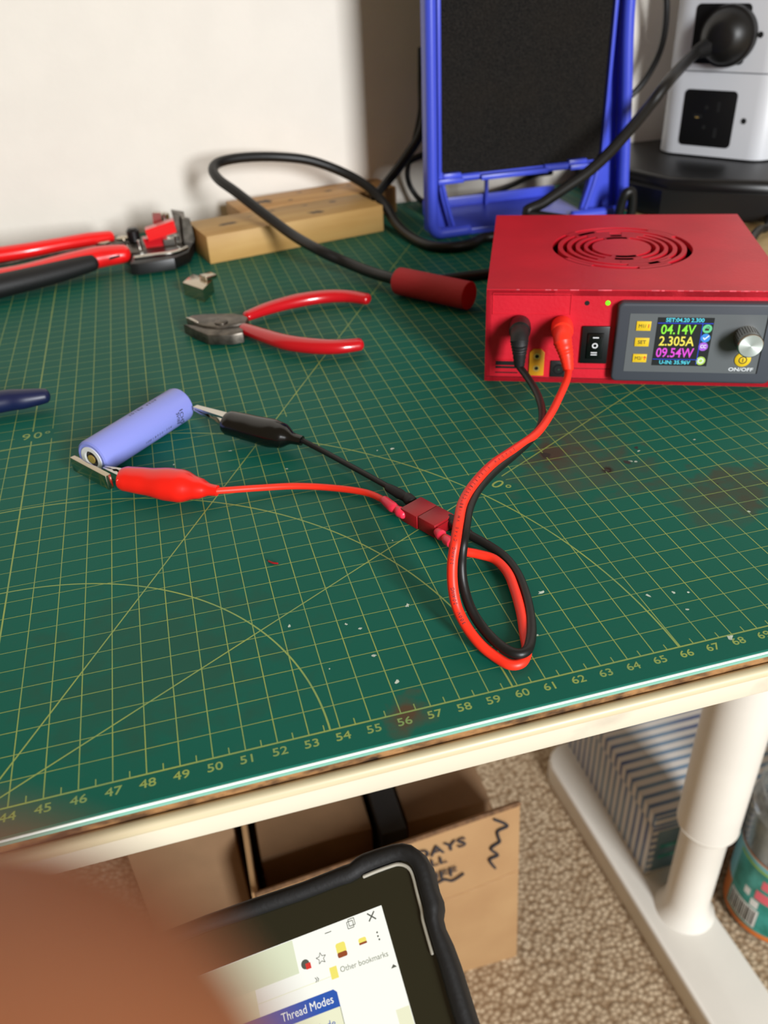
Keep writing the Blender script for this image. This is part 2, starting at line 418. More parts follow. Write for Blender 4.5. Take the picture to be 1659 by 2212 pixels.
b = MB(); b.lathe([(2.9, 0), (2.9, 49.6)], (lx, ly, -52.2), Z_, 'desk_white', n=40); lg = b.build('leg', desk, world=True)
b = MB(); b.lathe([(2.95, 0.0), (2.35, -1.0), (2.25, -1.4), (2.25, -12.6), (2.5, -14.0), (3.1, -15)], (lx, ly, -52.0), Z_, 'desk_white', n=40); b.build('leg_inner_tube', lg, world=True)
ft = []
for k in range(9):
    a = math.radians(180-180*k/8); ft.append((90.5+3.7*math.cos(a)-0.2, 45.0+3.4*math.sin(a)))
ft += [(96.9, -10), (89.5, -10)]
b = MB(); b.prism(ft, FLOOR, FLOOR+3, 'desk_white', bev=0.5, seg=3); b.build('foot', desk, world=True)
b = MB(); b.box((lx-2, 2, -6.5), (lx+2, 58, -1.75), 'desk_white', bev=0.4); b.build('side_bracket', desk, world=True)

# ---------------------------------------------------------------- cutting mat
cm = thing('cutting_mat', 'large green self-healing cutting mat with yellow centimetre grid, covering the desk', 'cutting mat', (45, 30, 0))
b = MB()
b.prism([(-1, -1), (91, -1), (91, 61), (-1, 61)], -0.10, 0.0, 'mat')
b.build('top_layer', cm, world=True)
b = MB(); b.prism([(-1, -1.03), (91.03, -1.03), (91.03, 61), (-1, 61)], -0.19, -0.10, 'mat_glint'); lab(b.build('edge_glint', cm, world=True), 'white strip painted as the highlight along the mat edge')  # white strip in place of the edge's bright reflection
b = MB(); b.prism([(-1, -1.06), (91.06, -1.06), (91.06, 61), (-1, 61)], -0.30, -0.19, 'mat_pale'); lab(b.build('bottom_layer', cm, world=True), 'pale green underside layer')
b = MB(); zz = 0.003
gaps = [(42.14, 23.46, 44.07, 24.56), (53.95, 19.95, 56.05, 21.6), (62.9, 11.0, 64.45, 12.9)]
def cuts(a, bb, axis, c):
    segs = [(a, bb)]
    for x0, y0, x1, y1 in gaps:
        lo, hi, p0, p1 = (x0, x1, y0, y1) if axis == 'x' else (y0, y1, x0, x1)
        if p0 < c < p1:
            new = []
            for s0, s1 in segs:
                if hi <= s0 or lo >= s1: new.append((s0, s1)); continue
                if lo > s0: new.append((s0, lo))
                if hi < s1: new.append((hi, s1))
            segs = new
    return segs
for x in range(0, 91):
    w = 0.062 if x in (0, 43, 90) else 0.036
    for y0, y1 in cuts(0, 60, 'y', x): b.strip((x, y0), (x, y1), w, zz, 'grid')
for y in range(0, 61):
    w = 0.06 if y in (0, 60) else 0.030
    for x0, x1 in cuts(0, 90, 'x', y): b.strip((x0, y), (x1, y), w, zz+0.0005, 'grid')
for x in range(0, 90):
    b.strip((x+0.5, 0), (x+0.5, 0.27), 0.036, zz, 'grid'); b.strip((x+0.5, 60), (x+0.5, 59.73), 0.036, zz, 'grid')
for rr in (10.68, 16.83, 22.95):
    K = 160; P = [(43+rr*math.cos(math.pi*k/K), rr*math.sin(math.pi*k/K)) for k in range(K+1)]
    for k in range(K): b.strip(P[k], P[k+1], 0.062, zz+0.001, 'grid')
def ray_line(ang, r0, r1, g0, g1):
    d = (math.cos(math.radians(ang)), math.sin(math.radians(ang)))
    for s0, s1 in ((r0, g0), (g1, r1)): b.strip((43+d[0]*s0, d[1]*s0), (43+d[0]*s1, d[1]*s1), 0.055, zz+0.0015, 'grid')
for a_ in (30, 60, 120, 150): ray_line(a_, 0, 69 if a_ == 60 else 50, 23.3, 24.7)
for x in range(30, 90): b.text(str(x), (x+0.02, -0.36, zz), X_, Y_, 0.44, 'grid', wscale=1.15, bold=0.004, lift=0)
for a_, ds in ((90, '90'), (60, '60'), (30, '30')):
    t_ = math.radians(a_-90); xd = Vector((math.cos(t_), math.sin(t_), 0)); yd = Vector((-math.sin(t_), math.cos(t_), 0))
    c_ = Vector((43, 0, zz))+yd*24.02
    b.text(ds[0], c_-xd*0.30, xd, yd, 0.95, 'grid', lift=0); b.text(ds[1], c_+xd*0.28, xd, yd, 0.95, 'grid', lift=0)
    b.ring(c_+xd*0.76+yd*0.2, xd, yd, 0.07, 0.13, 'grid', lift=0)
lab(b.build('printed_grid', cm, world=True), 'yellow-green printed grid, ruler numbers and angle lines')
def speck(x, y, r, m='speck', el=1.0):
    a0 = random.uniform(0, 3); K = 9; ps = []
    for k in range(K):
        a = 2*math.pi*k/K; q = r*random.uniform(0.35, 1.15); px = math.cos(a)*q*el; py = math.sin(a)*q
        ps.append((x+px*math.cos(a0)-py*math.sin(a0), y+px*math.sin(a0)+py*math.cos(a0), 0.006))
    bb = MB(); bb.poly(ps, m); bb.build('glue_speck', cm, world=True)
for (x, y), r in [((57.71,5.01), .2), ((56.27,1.39), .16), ((62.71,4.15), .22), ((66.34,2.75), .17), ((67.31,2.63), .12), ((67.83,2.46), .1), ((67.26,1.63), .1), ((60.33,16.44), .16), ((59.61,16.55), .1), ((55.29,4.7), .09), ((55.72,4.32), .14), ((55.84,2.81), .12), ((54.23,2.66), .08), ((52.74,18.96), .14), ((49.95,18.53), .1), ((55.84,20.53), .12), ((55.09,16.31), .1), ((70.51,11.61), .13), ((70.71,11.5), .12), ((71.31,12.33), .12), ((74.3,12.39), .1), ((73.07,6.31), .12), ((61.59,2.03), .08), ((53.3,5.24), .12), ((67.85,-0.11), .2), ((58.29,9.13), .08)]:
    speck(x, y, r*0.55, el=1.6)
for (x, y), r in [((70.31,11.59), .35), ((69.09,11.24), .22), ((71.36,12.63), .18), ((67.04,13.34), .5), ((73.09,8.62), .1), ((71.99,11.9), .1), ((52.54,16.89), .08), ((49.9,52.84), .09)]:
    speck(x, y, r*0.6, M['print_dark'], 1.3)
b = MB(); b.tube([(53.16,9.33,0.05), (53.31,9.14,0.06), (53.49,9.06,0.05)], 0.04, 'darkred', n=6); o = b.build('plastic_shaving'); o['label'] = 'tiny dark red curl of plastic lying on the open middle of the mat'; o['category'] = 'shaving'

# ---------------------------------------------------------------- red power supply
FLx, FLy, ANG = 67.25, 22.05, -23.6
ps = thing('bench_power_supply', 'red printed bench power supply box with round fan grille and colour meter', 'power supply', (FLx, FLy, 0), ANG)
L, D, H = 15.15, 14.2, 5.2; t = 0.28
b = MB()
b.box((0, 0, 0.0), (L, 0.3, H-0.02), 'red_print')                           # front
b.box((0, D-t, 0.0), (L, D, H-0.02), 'red_print'); b.box((0, 0, 0), (t, D, H-0.02), 'red_print'); b.box((L-t, 0, 0), (L, D, H-0.02), 'red_print'); b.box((0, 0, 0.0), (L, D, 0.3), 'red_print')
b.build('case', ps)
# lid with a round opening
gc = (7.45, 7.35); gr = 3.95
b = MB(); n_ = 64; outer = []; inner = []
def edge_pt(a):
    dx, dy = math.cos(a), math.sin(a)
    ts = [((L-gc[0])/dx if dx > 0 else -gc[0]/dx) if abs(dx) > 1e-9 else 1e9, ((D-gc[1])/dy if dy > 0 else -gc[1]/dy) if abs(dy) > 1e-9 else 1e9]
    q = min(ts); return (gc[0]+dx*q, gc[1]+dy*q)
angs = sorted([2*math.pi*k/n_ for k in range(n_)]+[math.atan2(y-gc[1], x-gc[0]) % (2*math.pi) for x in (0, L) for y in (0, D)])
vs = []; fs = []
for a in angs:
    e = edge_pt(a); i_ = (gc[0]+gr*math.cos(a), gc[1]+gr*math.sin(a))
    vs += [(e[0], e[1], H), (i_[0], i_[1], H), (i_[0], i_[1], H-0.3), (e[0], e[1], H-0.3)]
K = len(angs)
for k in range(K):
    j = (k+1) % K
    fs += [(4*k, 4*k+1, 4*j+1, 4*j)[::-1], (4*k+1, 4*k+2, 4*j+2, 4*j+1)[::-1], (4*k+2, 4*k+3, 4*j+3, 4*j+2)[::-1], (4*k+3, 4*k, 4*j, 4*j+3)[::-1]]
b.add(vs, fs, 'red_print'); 
b.box((0.0, 0.0, H-0.02), (L, 0.16, H+0.03), 'red_print', bev=0.03)
lid = b.build('lid', ps)
b = MB()
def arc_bar(r0, r1, a0, a1, n=28):
    vs = []; fs = []
    for k in range(n+1):
        a = math.radians(a0+(a1-a0)*k/n); c, s_ = math.cos(a), math.sin(a)
        for r, z in ((r0, H), (r1, H), (r1, H-0.6), (r0, H-0.6)): vs.append((gc[0]+r*c, gc[1]+r*s_, z))
    for k in range(n):
        o_ = 4*k
        for q in range(4): fs.append((o_+q, o_+(q+1) % 4, o_+4+(q+1) % 4, o_+4+q))
    fs += [(0, 1, 2, 3), (4*n+3, 4*n+2, 4*n+1, 4*n)]
    b.add(vs, fs, 'red_print')
b.lathe([(1.65, -0.6), (1.65, 0)], (gc[0], gc[1], H), Z_, 'red_print', n=48)
rings = [(1.93, 2.12), (2.38, 2.60), (2.86, 3.10), (3.36, 3.62)]
for q, (r0, r1) in enumerate(rings): arc_bar(r0, r1, 0, 360, 64)
for q, (r0, r1) in enumerate([(1.6, 1.95), (2.08, 2.40), (2.56, 2.9), (3.06, 3.4), (3.58, 4.0)]):
    w = 20 if q < 2 else 14
    for s0 in ((60+22*q, 240+22*q) if q % 2 else (95-12*q, 275-12*q)): arc_bar(r0, r1, s0-w, s0+w, 8)
    arc_bar(r0, r1, 70+15*q, 118+6*q, 12); arc_bar(r0, r1, 248+8*q, 292+4*q, 12)
b.build('fan_grille', lid)
b = MB()
for k in range(9):
    a = 2*math.pi*k/9; d = Vector((math.cos(a), math.sin(a), 0)); e = Vector((-math.sin(a), math.cos(a), 0)); c = Vector((gc[0], gc[1], H-1.3))
    b.poly([c+d*1.3-e*.3, c+d*3.8-e*.5+Vector((0, 0, -.4)), c+d*3.8+e*1.4, c+d*1.3+e*.8+Vector((0, 0, .2))], 'black_matte')
b.lathe([(1.4, -0.4), (1.4, 0.2)], (gc[0], gc[1], H-1.3), Z_, 'black_matte')
b.box((1, 1, 2.6), (L-1, D-1, 2.8), 'hole')
b.build('fan', ps)
# fine scuffed top front edge
b = MB()
xx = 0.0
while xx < L-0.2:
    w = random.uniform(0.1, 0.8); h = random.uniform(0.01, 0.035)
    if random.random() < 0.55: b.box((xx, -0.006, H-0.01-h*0.5), (min(L, xx+w), 0.03, H+0.034), 'red_scuff')
    xx += w+random.uniform(0.05, 0.5)
b.build('scuffed_edge', ps)
# front plane helper: (u,z) at depth -off
def fp(u, z, off=0.0): return Vector((u, -off, z))
TF = Matrix(((1, 0, 0, 0), (0, 0, -1, 0), (0, 1, 0, 0), (0, 0, 0, 1)))       # poly (u,z) extruded toward the viewer
b = MB()
for a, c in (((0.35, 5.0), (4.38, 5.03)), ((0.35, 3.88), (4.38, 3.91))): b.box((a[0], -0.03, a[1]-0.02), (c[0], 0.0, a[1]+0.02), 'red_print')
for u in (0.35, 4.38): b.box((u-0.02, -0.03, 3.88), (u+0.02, 0, 5.02), 'red_print')
b.build('name_recess', ps)
b = MB(); b.disc(fp(5.19, 4.52), X_, Z_, 0.13, 'hole', lift=0.006); b.build('sensor_hole', ps)
b = MB(); b.lathe([(0.13, -0.02), (0.13, 0.02), (0.09, 0.05)], fp(6.24, 4.54), -Y_, 'led_green', n=16); lab(b.build('indicator_light', ps), 'lit green indicator light')
# rocker switch
b = MB(); b.box((5.06, -0.14, 1.2), (6.48, 0.02, 3.3), 'black', bev=0.05); sw = b.build('rocker_switch', ps)
b = MB(); b.prism([(5.36, 1.5), (6.2, 1.5), (6.2, 2.95), (5.36, 2.95)], 0.1, 0.24, 'black_gloss', bev=0.08, T=TF)
rk = b.build('rocker', sw)
b = MB(); nx = -Y_
def ft_(txt, u, z, off, size, m, bold=0.0, ws=1.0, al='CENTER'): b.text(txt, fp(u, z, off), X_, Z_, size, m, align=al, bold=bold, wscale=ws, lift=0.006)
b.box((5.64, -0.256, 2.70), (5.94, -0.24, 2.755), 'print_white'); b.ring(fp(5.78, 2.28, 0.25), X_, Z_, 0.09, 0.15, 'print_white')
b.box((5.6, -0.256, 1.86), (5.92, -0.24, 1.91), 'print_white'); b.box((5.6, -0.256, 1.74), (5.92, -0.24, 1.79), 'print_white')
b.build('switch_markings', sw)
# sockets in the front
b = MB(); b.prism([(2.40, 0.41), (3.2, 0.41), (3.2, 1.75), (3.0, 1.95), (2.6, 1.95), (2.40, 1.75)], -0.05, 0.1, 'amber', bev=0.04, T=TF)
xt = b.build('amber_output_socket', ps)
b = MB()
for z in (0.85, 1.55):
    b.ring(fp(2.8, z, 0.1), X_, Z_, 0.1, 0.19, 'gold', lift=0.006); b.disc(fp(2.8, z, 0.1), X_, Z_, 0.1, 'hole', lift=0.005)
b.build('gold_pins', xt)
b = MB(); b.box((3.55, -0.08, 0.34), (4.4, 0.02, 1.3), 'black_matte', bev=0.03); b.ring(fp(4.0, 0.8, 0.08), X_, Z_, 0.22, 0.32, 'black'); b.disc(fp(4.0, 0.8, 0.08), X_, Z_, 0.22, 'hole', lift=0.006)
b.lathe([(0.06, -0.1), (0.06, 0.03)], fp(4.0, 0.8, 0.09), -Y_, 'steel', n=12); b.build('barrel_jack', ps)
b = MB(); b.box((0.58, -0.015, 0.78), (1.75, 0.0, 1.22), 'hole'); b.box((0.55, -0.05, 1.22), (1.8, 0, 1.3), 'red_print'); b.box((0.55, -0.035, 0.92), (1.8, -0.01, 0.97), 'red_print'); b.box((0.58, -0.02, 0.5), (1.8, 0.0, 0.56), 'hole'); b.build('card_slot', ps)
b = MB(); b.box((4.6, -0.006, 0.84), (6.85, 0.0, 0.87), 'hole'); b.box((0.1, -0.006, 0.26), (L-0.1, 0.0, 0.28), 'hole'); b.build('panel_seam', ps)
# meter module
def rrect(u0, z0, u1, z1, r, n=5):
    P = []
    for cx, cy, a0 in ((u1-r, z0+r, -90), (u1-r, z1-r, 0), (u0+r, z1-r, 90), (u0+r, z0+r, 180)):
        for k in range(n+1): a = math.radians(a0+90*k/n); P.append((cx+r*math.cos(a), cy+r*math.sin(a)))
    return P
b = MB(); b.prism(rrect(6.74, 0.38, 14.82, 4.72, 0.3), -0.02, 0.5, 'bezel', bev=0.12, T=TF, seg=3); mt = b.build('meter_module', ps)
b = MB(); b.prism(rrect(7.36, 0.98, 14.05, 4.18, 0.04), 0.48, 0.515, 'panel', T=TF); b.box((14.05, -0.52, 0.98), (14.12, -0.5, 4.18), 'hole'); b.build('membrane_panel', mt)
o5 = 0.515
for nm, z0, z1, u0, u1, tx in (('memory_button', 3.27, 3.78, 7.73, 8.46, 'M1/'), ('set_button', 2.41, 2.88, 7.75, 8.47, 'SET'), ('recall_button', 1.52, 1.98, 7.75, 8.46, 'M2/')):
    b = MB(); b.prism([(u0, z0), (u1, z0), (u1, z1), (u0, z1)], 0.51, 0.56, 'btn', bev=0.02, T=TF)
    um = (u0+u1)/2
    if tx == 'SET': ft_('SET', um, (z0+z1)/2, 0.56, 0.28, 'print_dark', 0.003, 0.95)
    else:
        ft_(tx, um-0.07, (z0+z1)/2, 0.56, 0.27, 'print_dark', 0.0, 0.9); ft_('I' if '1' in tx else '\u2191', um+0.25, (z0+z1)/2, 0.56, 0.27, 'print_red', 0.008)
    b.build(nm, mt)
sx0, sx1, sz0, sz1 = 8.76, 11.53, 1.36, 4.0
b = MB(); b.box((sx0, -0.535, sz0), (sx1, -0.5, sz1), 'lcd_black')
dp = b.build('colour_display', mt)
b = MB(); od = 0.536
ft_('SET:04.20 2.300', 10.1, 3.86, od, 0.29, 'lcd_cyan', 0.006, 1.0)
b.box((8.78, -0.54, 3.68), (11.5, -0.535, 3.715), 'lcd_blue')
ft_('04.14V', 9.83, 3.33, od, 0.72, 'lcd_green', 0.010, 0.84)
ft_('2.305A', 9.83, 2.70, od, 0.72, 'lcd_yellow', 0.010, 0.84)
ft_('09.54W', 9.83, 2.06, od, 0.72, 'lcd_magenta', 0.010, 0.80)
b.box((8.78, -0.54, 1.70), (11.05, -0.535, 1.73), 'lcd_blue'); b.box((10.98, -0.54, 1.45), (11.01, -0.535, 3.7), 'lcd_blue')
ft_('U-IN: 35.96V', 9.9, 1.54, od, 0.29, 'lcd_cyan', 0.006, 1.0)
for u, z, m_ in ((11.25, 3.42, 'lcd_mint'), (11.24, 2.92, 'lcd_sky'), (11.2, 2.45, 'lcd_violet'), (11.2, 1.66, 'lcd_lime')): b.disc(fp(u, z, od), X_, Z_, 0.235, m_, lift=0.003)
ft_('CC', 11.2, 2.45, od, 0.25, 'lcd_white', 0.008, 0.85)
b.box((11.14, -0.545, 3.32), (11.34, -0.54, 3.44), 'print_dark'); b.ring(fp(11.28, 3.47, od), X_, Z_, 0.05, 0.075, 'print_dark', lift=0.008)
b.poly([fp(11.1, 2.93, .545), fp(11.2, 2.8, .545), fp(11.42, 3.03, .545), fp(11.38, 3.08, .545), fp(11.2, 2.9, .545), fp(11.14, 2.97, .545)], 'lcd_white')
b.ring(fp(11.2, 1.66, od), X_, Z_, 0.09, 0.15, 'lcd_white', lift=0.006)
lab(b.build('display_readout', dp), 'readout 04.14V 2.305A 09.54W in green, yellow and magenta')
b = MB(); kc = (13.2, 3.0)
b.lathe([(0.62, 0.0), (0.62, 1.15), (0.57, 1.2), (0.0, 1.2)], fp(kc[0], kc[1], 0.5), -Y_, 'steel', n=48)
M['spun'] = mat('spun_aluminium', (224, 228, 222), 0.42, metal=0.75); 
nt_ = NT(M['spun']); nt_.b.inputs['Anisotropic'].default_value = 0.6
tg = nt_.n('ShaderNodeTangent'); tg.direction_type = 'RADIAL'; tg.axis = 'Y'; nt_.l(tg.outputs[0], nt_.b.inputs['Tangent'])
for k in range(30):
    a = 2*math.pi*k/30; d = Vector((math.cos(a), 0, math.sin(a))); e = Vector((-math.sin(a), 0, math.cos(a)))
    c = fp(kc[0], kc[1], 0.62)+d*0.625
    b.poly([c-e*0.02, c+e*0.02, c+e*0.02+Vector((0, -0.75, 0)), c-e*0.02+Vector((0, -0.75, 0))], 'dark_steel')
kn = b.build('control_knob', mt)
b = MB(); b.lathe([(0.59, 0), (0.56, 0.03), (0.0, 0.031)], fp(kc[0], kc[1], 1.69), -Y_, 'spun', n=48, caps=False)
o = b.build('knob_face', kn)
b = MB(); b.lathe([(0.40, 0), (0.40, 0.05), (0.37, 0.07)], fp(13.27, 1.78, 0.51), -Y_, 'btn', n=32)
b.ring(fp(13.27, 1.76, 0.58), X_, Z_, 0.16, 0.21, 'print_dark'); b.box((13.25, -0.59, 1.66), (13.29, -0.585, 1.86), 'print_dark'); b.build('on_off_button', mt)
b = MB(); ft_('ON/OFF', 13.27, 1.2, 0.515, 0.27, 'print_white', 0.004, 1.25); b.build('on_off_lettering', mt)
b = MB(); b.lathe([(0.22, 0), (0.22, 0.12)], (0.35, 0.3, 0.0), Z_, 'print_white', n=16); b.build('foot_pad', ps)

# ---------------------------------------------------------------- 4 mm leads: twin output cable with banana plugs, loop and connector
def wplug(parent, name, u, z, m_sleeve, m_boot, tail):
    """banana plug pushed straight into the front panel; boot droops to the wire tail"""
    F = FRM[ps.name]; p0 = F @ Vector((u, -0.05, z)); p1 = F @ Vector((u, -0.9, z)); tl = Vector(tail)
    bb = MB(); bb.lathe([(0.50, 0), (0.56, 0.15), (0.58, 0.6), (0.55, 1.05), (0.46, 1.15)], p0, p1-p0, m_sleeve, n=24)
    s_ = bb.build(name, parent, world=True)
    bb = MB(); q0 = F @ Vector((u, -1.1, z-0.02)); q1 = F @ Vector((u, -1.8, z-0.18))
    mid = (q1*0.5+tl*0.5)+Vector((0, 0, 0.12))
    pts = [q0, q1, mid, tl]; P, R_ = spline(pts, [0.50, 0.46, 0.36, 0.24], 8)
    R2 = [r*(1.0+(0.09 if (i % 2 and i > 8) else 0.0)) for i, r in enumerate(R_)]
    bb.tube(P, R2, m_boot, n=20, sub=1, cap=False); bb.build('strain_relief_boot', s_, world=True)
lead = thing('test_lead', 'red and black twin test lead, looped on the mat and plugged into the red box', 'cable', (62, 12, 0))
TAILB = (68.2,19.55,1.75); TAILR = (70.37,18.24,1.75)
wplug(lead, 'black_banana_plug', 1.81, 3.35, 'black', 'black_matte', TAILB)
wplug(lead, 'red_banana_plug', 3.99, 3.35, 'red_wire', 'red_wire', TAILR)
red = [TAILR, (69.81,17.27,1.7), (68.67,15.69,1.7), (67.46,14.02,1.85), (65.82,11.94,2.2), (64,10.15,2.7), (62.42,8.68,3.1), (61.06,7.12,3.4), (60.19,5.93,3.5), (59.65,4.86,3.5), (59.27,4.11,3.2), (59.04,3.77,2.6), (58.94,3.46,1.9), (58.96,3.07,1.2), (59.12,2.49,0.7), (59.38,1.8,0.4), (59.74,1.24,0.22), (60.08,0.8,0.18), (60.5,0.8,0.18), (60.86,1.25,0.2), (61.08,1.96,0.22), (61.4,3.03,0.25), (61.66,4.26,0.3), (61.78,5.29,0.35), (61.59,6.14,0.4), (61.07,6.6,0.45), (60.57,6.92,0.5), (60.34,7.48,0.5), (60.21,8,0.45)]
blk = [TAILB, (68.27,18.42,1.5), (68.05,16.9,1.45), (67.52,15.12,1.5), (66.47,12.98,1.9), (65.14,11.24,2.3), (63.76,9.81,2.6), (62.42,8.47,2.9), (61.28,7.2,3.1), (60.46,5.99,3.2), (59.96,4.99,3.15), (59.61,4.29,2.9), (59.46,4.04,2.2), (59.41,3.69,1.6), (59.45,3.09,1.05), (59.64,2.43,0.65), (59.92,1.6,0.48), (60.3,0.99,0.45), (60.76,1.04,0.42), (61.2,1.7,0.35), (61.62,2.7,0.25), (61.98,3.97,0.22), (62.17,5.21,0.22), (62.11,6.27,0.25), (61.78,7.12,0.3), (61.33,7.82,0.38), (61.02,8.3,0.45), (60.84,8.92,0.45)]
b = MB(); b.tube(red, 0.185, 'red_wire', n=14); rw = b.build('red_wire', lead, world=True)
b = MB(); b.tube(blk, 0.185, 'rubber', n=14); b.build('black_wire', lead, world=True)
b = MB(); b.tube([(60.08,8.63,0.4), (60.13,8.3,0.42), (60.2,8.11,0.42), (60.24,7.86,0.45), (60.28,7.54,0.5)], [0.17, 0.24, 0.15, 0.22, 0.19], 'pink', n=14, sub=4); b.build('pink_heat_shrink', lead, world=True)
b = MB(); b.tube([(60.83,9.25,0.42), (60.94,8.79,0.42), (61.06,8.3,0.42), (61.21,8.04,0.4)], [0.26, 0.24, 0.25, 0.22], 'black_matte', n=14); b.build('black_heat_shrink', lead, world=True)
# print on the red wire
P, R_ = spline(red, 0.185, 6)
def wire_text(txt, s0, gap, size, mb):
    k = s0
    for ch in txt:
        acc = 0.0
        while acc < gap and k < len(P)-3:
            acc += (P[k+1]-P[k]).length; k += 1
        if ch == ' ': continue
        t_ = (P[k+1]-P[k-1]).normalized(); v_ = Vector((51.424,-18.175,20.497))-P[k]; v_ = (v_-t_*v_.dot(t_)).normalized()
        mb.text(ch, P[k]+v_*0.188, -t_, v_.cross(-t_), size, 'ink', lift=0.002, ext=0.001)
b = MB(); wire_text('EUYOAH', 30, 0.12, 0.17, b); wire_text('630483E', 37, 0.12, 0.17, b); wire_text('V003', 43, 0.12, 0.17, b); wire_text('C\u00b008', 47, 0.12, 0.17, b); wire_text('1-WV 04YC GWA02', 51, 0.10, 0.14, b); wire_text('GWA02 V003', 72, 0.13, 0.17, b)
b.build('wire_lettering', rw, world=True)
# lead half of the connector
Lc, Bc, Rc, Fc = [Vector(p) for p in ((59.05,10.36,0.62), (60.1,11.05,0.62), (60.98,9.4,0.62), (59.96,8.55,0.62))]
cen = (Lc+Bc+Rc+Fc)/4; dl = ((Fc-Lc)+(Rc-Bc)).normalized(); 
TC = Matrix.Translation((cen.x, cen.y, 0)) @ Matrix.Rotation(math.atan2(dl.y, dl.x), 4, 'Z')
b = MB(); b.box((0.02, -0.58, 0.02), (1.0, 0.6, 0.66), 'darkred', bev=0.05, T=TC); b.box((0.98, -0.45, 0.1), (1.06, 0.5, 0.56), 'darkred', T=TC); b.build('connector_socket', lead, world=True)
clip = thing('crocodile_clip_lead', 'short lead with a red and a black crocodile clip gripping the lavender battery', 'cable', (54, 15, 0))
b = MB(); b.box((-1.0, -0.62, 0.0), (0.0, 0.62, 0.64), 'darkred', bev=0.05, T=TC); b.build('connector_plug', clip, world=True)
b = MB(); b.tube([(59.73,11.23,0.4), (59.45,11.68,0.42), (59.19,12.11,0.5), (58.5,13.5,0.5), (57.76,14.93,0.5), (56.96,16.35,0.55), (56.08,17.52,0.75)], 0.135, 'rubber', n=12); b.build('black_wire', clip, world=True)
b = MB(); b.tube([(59.05,10.33,0.4), (58.84,11.01,0.42), (58.65,11.52,0.4), (58.06,12.68,0.25), (56.78,13.61,0.2), (55.21,14.24,0.25), (53.56,14.49,0.35), (51.52,14.5,0.6)], 0.15, 'red_wire', n=12); b.build('red_wire', clip, world=True)
b = MB(); b.tube([(59.73,11.1,0.36), (59.63,11.45,0.38), (59.52,11.57,0.4), (59.37,11.86,0.42), (59.03,12.45,0.45)], [0.27, 0.26, 0.2, 0.24, 0.19], 'black_matte', n=14, sub=3); b.build('black_heat_shrink', clip, world=True)
b = MB(); b.tube([(59.12,10.29,0.36), (59.03,10.52,0.38), (58.95,10.74,0.4), (58.83,10.93,0.4), (58.63,11.61,0.4)], [0.19, 0.25, 0.17, 0.24, 0.19], 'pink', n=14, sub=3); b.build('pink_heat_shrink', clip, world=True)
def croc(nm, a, c, prof, m_boot, jaw_to, jw, ja_m='steel'):
    a = Vector(a); c = Vector(c); ax = c-a; Ln = ax.length
    bb = MB(); pts = []; n = 26; P = []; 
    for i in range(25):
        s_ = i/24; P.append((prof(s_), s_*Ln))
    bb.lathe(P, a, ax, m_boot, n=28, flat=0.85); bo = bb.build(nm, clip, world=True)
    tw = Vector(jaw_to); d = (tw-a); d2 = d.normalized(); sd = d2.cross(Z_).normalized(); st = a+ax*0.12; e2 = tw-st; ln = e2.length
    for sg, nm2 in ((1, 'upper_jaw'), (-1, 'lower_jaw')):
        bb = MB(); nup = sd if jw == 'side' else Z_; wd = Z_ if jw == 'side' else sd
        def q(s_, off, w): return st+d2*(s_*ln)+nup*(sg*off)+wd*w
        K = 10; vs = []; fs = []
        for i in range(K+1):
            s_ = i/K; op = 0.30*(1-s_)+0.10; w = 0.26*(1-s_*0.45)
            tooth = 0.07 if (i % 2 and s_ > 0.45) else 0.0
            vs += [q(s_, op, -w), q(s_, op, w), q(s_, max(0.02, op-0.12-tooth), w), q(s_, max(0.02, op-0.12-tooth), -w)]
        for i in range(K):
            for k in range(4): fs.append((4*i+k, 4*i+(k+1) % 4, 4*i+4+(k+1) % 4, 4*i+4+k))
        fs += [(0, 1, 2, 3), (4*K+3, 4*K+2, 4*K+1, 4*K)]
        bb.add(vs, fs, ja_m); bb.build(nm2, bo, world=True)
    return bo
def pr_red(s):
    K = [(0, .56), (.04, .64), (.25, .70), (.5, .84), (.62, .84), (.8, .55), (.93, .30), (1, .27)]
    for (a, x), (c, y) in zip(K, K[1:]):
        if s <= c: t = (s-a)/(c-a); t = t*t*(3-2*t); return x+(y-x)*t
    return .27
def pr_blk(s):
    K = [(0, .60), (.04, .70), (.3, .74), (.6, .80), (.72, .72), (.9, .30), (1, .27)]
    for (a, x), (c, y) in zip(K, K[1:]):
        if s <= c: t = (s-a)/(c-a); t = t*t*(3-2*t); return x+(y-x)*t
    return .27
croc('red_clip_boot', (47.64,16.76,0.75), (51.72,14.47,0.6), pr_red, 'red_gloss', (46.8,17.53,0.85), 'side')
croc('black_clip_boot', (52.83,20.21,0.95), (56.11,17.41,0.75), pr_blk, 'black_gloss', (51.35,22.26,1), 'up')

# ---------------------------------------------------------------- battery
A = Vector((46.3,18.72,0.93)); Bb = Vector((50.69,23.15,0.93)); ax = (Bb-A).normalized()
Bb = A+ax*6.3
bt = thing('battery_cell', 'lavender cylindrical lithium battery cell lying on the mat between two crocodile clips', 'battery', (A.x, A.y, 0))
b = MB(); r = .92
b.lathe([(0.62, 0.02), (0.80, 0.0), (0.90, 0.06), (r, 0.16), (r, 6.14), (0.88, 6.26), (0.75, 6.3)], A, ax, 'violet', n=48, caps=False); b.lathe([(0.76, 0), (0.76, 0.01)], Bb-ax*0.02, ax, 'nickel', n=32)
b.build('sleeve', bt, world=True)
b = MB(); b.lathe([(0.64, 0.08), (0.64, 0.0), (0.42, 0.0), (0.40, 0.1)], A-ax*0.02, ax, 'label_white', n=32, caps=False); lab(b.build('insulator_ring', bt, world=True), 'white insulator ring')
